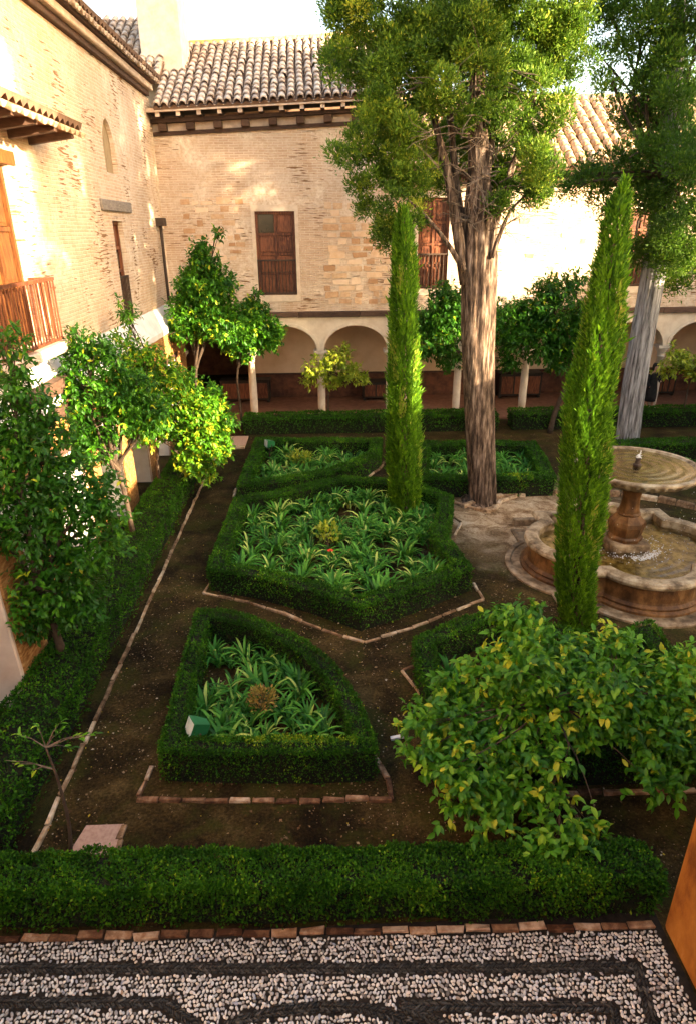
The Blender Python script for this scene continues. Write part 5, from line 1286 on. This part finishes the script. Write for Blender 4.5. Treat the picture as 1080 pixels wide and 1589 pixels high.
T2b = g(970, 695); Y2 = T2b[1]
t2 = root('grey_cypress', 'tall cypress with pale grey trunk and dark ragged crown behind the fountain', 'tree', (T2b[0], Y2, 0))
tp2 = curve([np.array([T2b[0], Y2, -.05]), np.array([T2b[0], Y2, .3]), atY(983,600,Y2), atY(998,510,Y2), atY(1012,430,Y2), atY(1025,330,Y2), atY(1040,180,Y2), atY(1052,20,Y2), atY(1060,-200,Y2), atY(1068,-420,Y2)], 6)
mk('trunk', *tube(tp2, np.interp(np.linspace(0, 1, len(tp2)), [0, .05, .12, .5, 1], [.42, .36, .33, .30, .06]), 40, flute=fl_bark(4.2, .07)), M['bark_grey'], t2, smooth=True)
c2 = [(950,20,34),(985,50,40),(1030,40,45),(1070,60,40),(960,95,30),(1000,120,40),(1045,120,42),(1075,150,34),(935,135,18),(980,175,32),(1015,190,38),(1055,200,38),(975,235,30),(1010,255,36),(1050,260,40),(950,270,26),(905,272,28),(875,288,22),(930,290,24),(985,305,30),(1020,315,34),(1060,330,34),(1000,360,28),(1045,385,28),(1070,405,30),(1055,440,18),(1020,400,20),(1085,240,40),(1100,100,40),(1100,330,40),(1110,420,30),(990,400,16),(950,325,16),(1078,355,26),(1030,290,26,Y2-1.0),(1015,350,26,Y2-1.0),(1035,220,28,Y2-1.0),(1040,160,28,Y2-1.0),(1000,395,20,Y2-.8),(1030,415,20,Y2-.8),(1045,90,28,Y2-1.0),(1055,45,28,Y2-1.0),(1048,5,30,Y2-1.0),(1035,255,24,Y2-1.1),(1022,385,22,Y2-1.0)]
NV2 = len(c2)
for k in range(40):
    yy = -20-random.random()**1.2*480; w_ = 120*(1-(-yy-20)/640); c2.append((1050+random.uniform(-w_, w_), yy, random.uniform(34, 52), Y2+random.uniform(-1.2, 1.2)))
cw2 = px_clumps(c2, Y2); cw2 = [(x, y+random.uniform(-.9, .9), z, r) for (x, y, z, r) in cw2]
V, F, t = puff_foliage(cw2[:NV2], 165, 13, .24, .10, 2, light=-.06)
V2, F2, t_2 = puff_foliage(cw2[NV2:], 90, 11, .30, .15, 2, light=-.06)
F = np.concatenate([F, F2+len(V)]); V = np.concatenate([V, V2]); t = np.concatenate([t, t_2])
cr2 = mk('crown', V, F, M['cypress'], t2, tint=t, kind='stuff')
mk('limbs', *branch_set(atY(1030,280,Y2), cw2[:34], .06, .3), M['bark_dark'], t2)
# cypresses added out of view, spaced and shaped to shade the brick wing
ct = root('shade_cypress', 'unseen tall cypress added to shade the brick wing', 'tree', (13.2, 3.35, 0), 'unseen cypresses added for shade')
mk('trunk', *tube([(13.2, 3.35, 0), (13.25, 3.35, 5), (13.2, 3.4, 12), (13.2, 3.35, 19)], [.38, .3, .2, .04], 16, flute=fl_bark(2.0, .08)), M['bark'], ct, smooth=True)
cc = []
for k in range(72):
    z = 7.9+11.5*random.random()**1.05; w_ = 1.25*(1-((z-7.9)/14)**1.6); a = random.uniform(0, 6.283); cc.append((13.2+w_*.75*math.cos(a), 3.35+w_*.75*math.sin(a), z, random.uniform(.5, .75)))
V, F, t = puff_foliage(cc, 110, 9, .30, .17, 5, light=-.02)
mk('crown', V, F, M['cypress'], ct, tint=t, kind='stuff')
for k, (x, y, rz, s) in enumerate([(13.5, 6.15, 2.6, (1.0, 1.0, 1.03)), (13.5, 11.6, 5.3, (1.0, 1.0, 1.05)), (13.3, 14.3, .6, (1.05, 1.05, 1.0)), (15.6, 4.6, 1.7, (1.1, 1.1, 1.1))]):
    r = ct.copy(); col.objects.link(r); r.location = (x, y, 0); r.rotation_euler = (0, 0, rz); r.scale = s
    for c in ct.children:
        d = c.copy(); col.objects.link(d); d.parent = r

# ================================================================== ARCADE FURNITURE AND PERSON
def chest(label, x0, x1, y, h, d=.6):
    r = root('wooden_chest', label, 'chest', ((x0+x1)/2, y, .06))
    bevel(mk('body', *box(x0+.03, x1-.03, y-d/2+.03, y+d/2-.03, .14, .06+h-.06), M['chest'], r), .015)
    bevel(mk('lid', *box(x0, x1, y-d/2, y+d/2, .06+h-.058, .06+h), M['chest'], r), .012)
    for sx in (x0+.05, x1-.15):
        for sy in (y-d/2+.04, y+d/2-.14): mk('foot', *box(sx, sx+.1, sy, sy+.1, .06, .139), M['chest'], r)
    for k in range(3):
        a = x0+.08+(x1-x0-.16)*k/3; mk('front_panel', *box(a+.03, a+(x1-x0-.16)/3-.03, y-d/2+.015, y-d/2+.029, .22, h-.06), M['wood_dark'], r)
Yc = 24.6
xa = atY(561,620,Yc)[0]; chest('low black chest with flat black lid against the arcade dado by the slim cypress', xa, xa+1.5, Yc, .72)
xa = atY(768,620,Yc)[0]; chest('tall black chest in the arcade behind the dark citrus', xa, xa+1.7, Yc, .95)
xa = atY(1006,620,Yc)[0]; chest('small black chest in the arcade beside the person', xa, xa+.85, Yc, .74)
xa = atY(345,620,Yc)[0]; chest('long black chest in the dark corner bay of the arcade', xa, xa+1.9, Yc, .85)
# person standing by the grey trunk
pp = atY(1001, 655, 21.85); X0, Y0 = pp[0], 21.85
pr_ = root('person', 'person with long dark hair in black clothes standing behind the grey trunk', 'person', (X0, Y0, .06))
def body_skin(verts, edges, radii, name, mat, parent, sub=1):
    me = bpy.data.meshes.new(name); off = BASE[parent.name]; me.from_pydata([tuple(np.array(v)-off) for v in verts], edges, []); me.materials.append(M[mat])
    o = bpy.data.objects.new(name, me); col.objects.link(o); o.parent = parent; BASE[o.name] = off
    m = o.modifiers.new('skin', 'SKIN'); m.use_smooth_shade = True
    for sv, r in zip(me.skin_vertices[0].data, radii): sv.radius = (r, r) if np.isscalar(r) else r
    me.skin_vertices[0].data[0].use_root = True
    s = o.modifiers.new('sub', 'SUBSURF'); s.levels = sub; s.render_levels = sub; return o
def q(x, y, z): return (X0+x, Y0+y, .06+z)
bv = [q(0,0,.90), q(0,.01,1.08), q(.01,0,1.28), q(.02,0,1.40), q(.03,-.01,1.47), q(.045,-.02,1.555), q(.05,-.03,1.64),
      q(-.17,0,1.36), q(-.20,.03,1.08), q(-.13,-.12,.92), q(.19,0,1.36), q(.24,-.04,1.10), q(.16,-.22,1.14), q(.13,-.27,1.17),
      q(-.09,0,.84), q(-.09,-.02,.48), q(-.10,.03,.08), q(-.10,-.10,.03), q(.09,0,.84), q(.10,-.05,.48), q(.09,.0,.08), q(.10,-.14,.03)]
be = [(0,1),(1,2),(2,3),(3,4),(4,5),(5,6),(3,7),(7,8),(8,9),(3,10),(10,11),(11,12),(12,13),(0,14),(14,15),(15,16),(16,17),(0,18),(18,19),(19,20),(20,21)]
br = [(.15,.11),(.125,.095),(.14,.105),(.10,.08),.052,.085,.075,.052,.042,.028,.052,.042,.028,.03,.085,.055,.04,.03,.085,.055,.04,.03]
body_skin(bv, be, br, 'body', 'skin', pr_)
# dress, hair, shoes as garments round the body
V, F = lathe([(.20,.42),(.205,.6),(.195,.80),(.165,.98),(.15,1.1),(.165,1.25),(.17,1.36),(.11,1.43),(.06,1.455)], (X0+.01, Y0, .06), 20, lambda th, k: 1-.20*np.abs(np.sin(th)))
mk('dress', V, F, M['cloth_black'], pr_, smooth=True)
sl3 = []
for s in (-1, 1):
    a, b_ = (q(-.15,0,1.37), q(-.20,.03,1.08)) if s < 0 else (q(.17,0,1.37), q(.24,-.04,1.10))
    c_ = q(-.14,-.11,.94) if s < 0 else q(.17,-.2,1.135)
    sl3.append(tube([a, b_, c_], [.072, .058, .045], 10))
mk('sleeves', *join(sl3), M['cloth_black'], pr_, smooth=True)
V, F = lathe([(.06,1.22),(.115,1.30),(.118,1.45),(.112,1.58),(.105,1.66),(.07,1.725),(.01,1.74)], (X0+.03, Y0+.03, .06), 16, lambda th, k: np.where(np.sin(th) < -.55, .62, 1.0))
mk('hair', V, F, M['hair'], pr_, smooth=True)
for s in (-.10, .095): mk('shoe', *tube([q(s, .05, .035), q(s, -.06, .04), q(s, -.17, .028)], [.045, .05, .03], 8), M['cloth_black'], pr_, smooth=True)
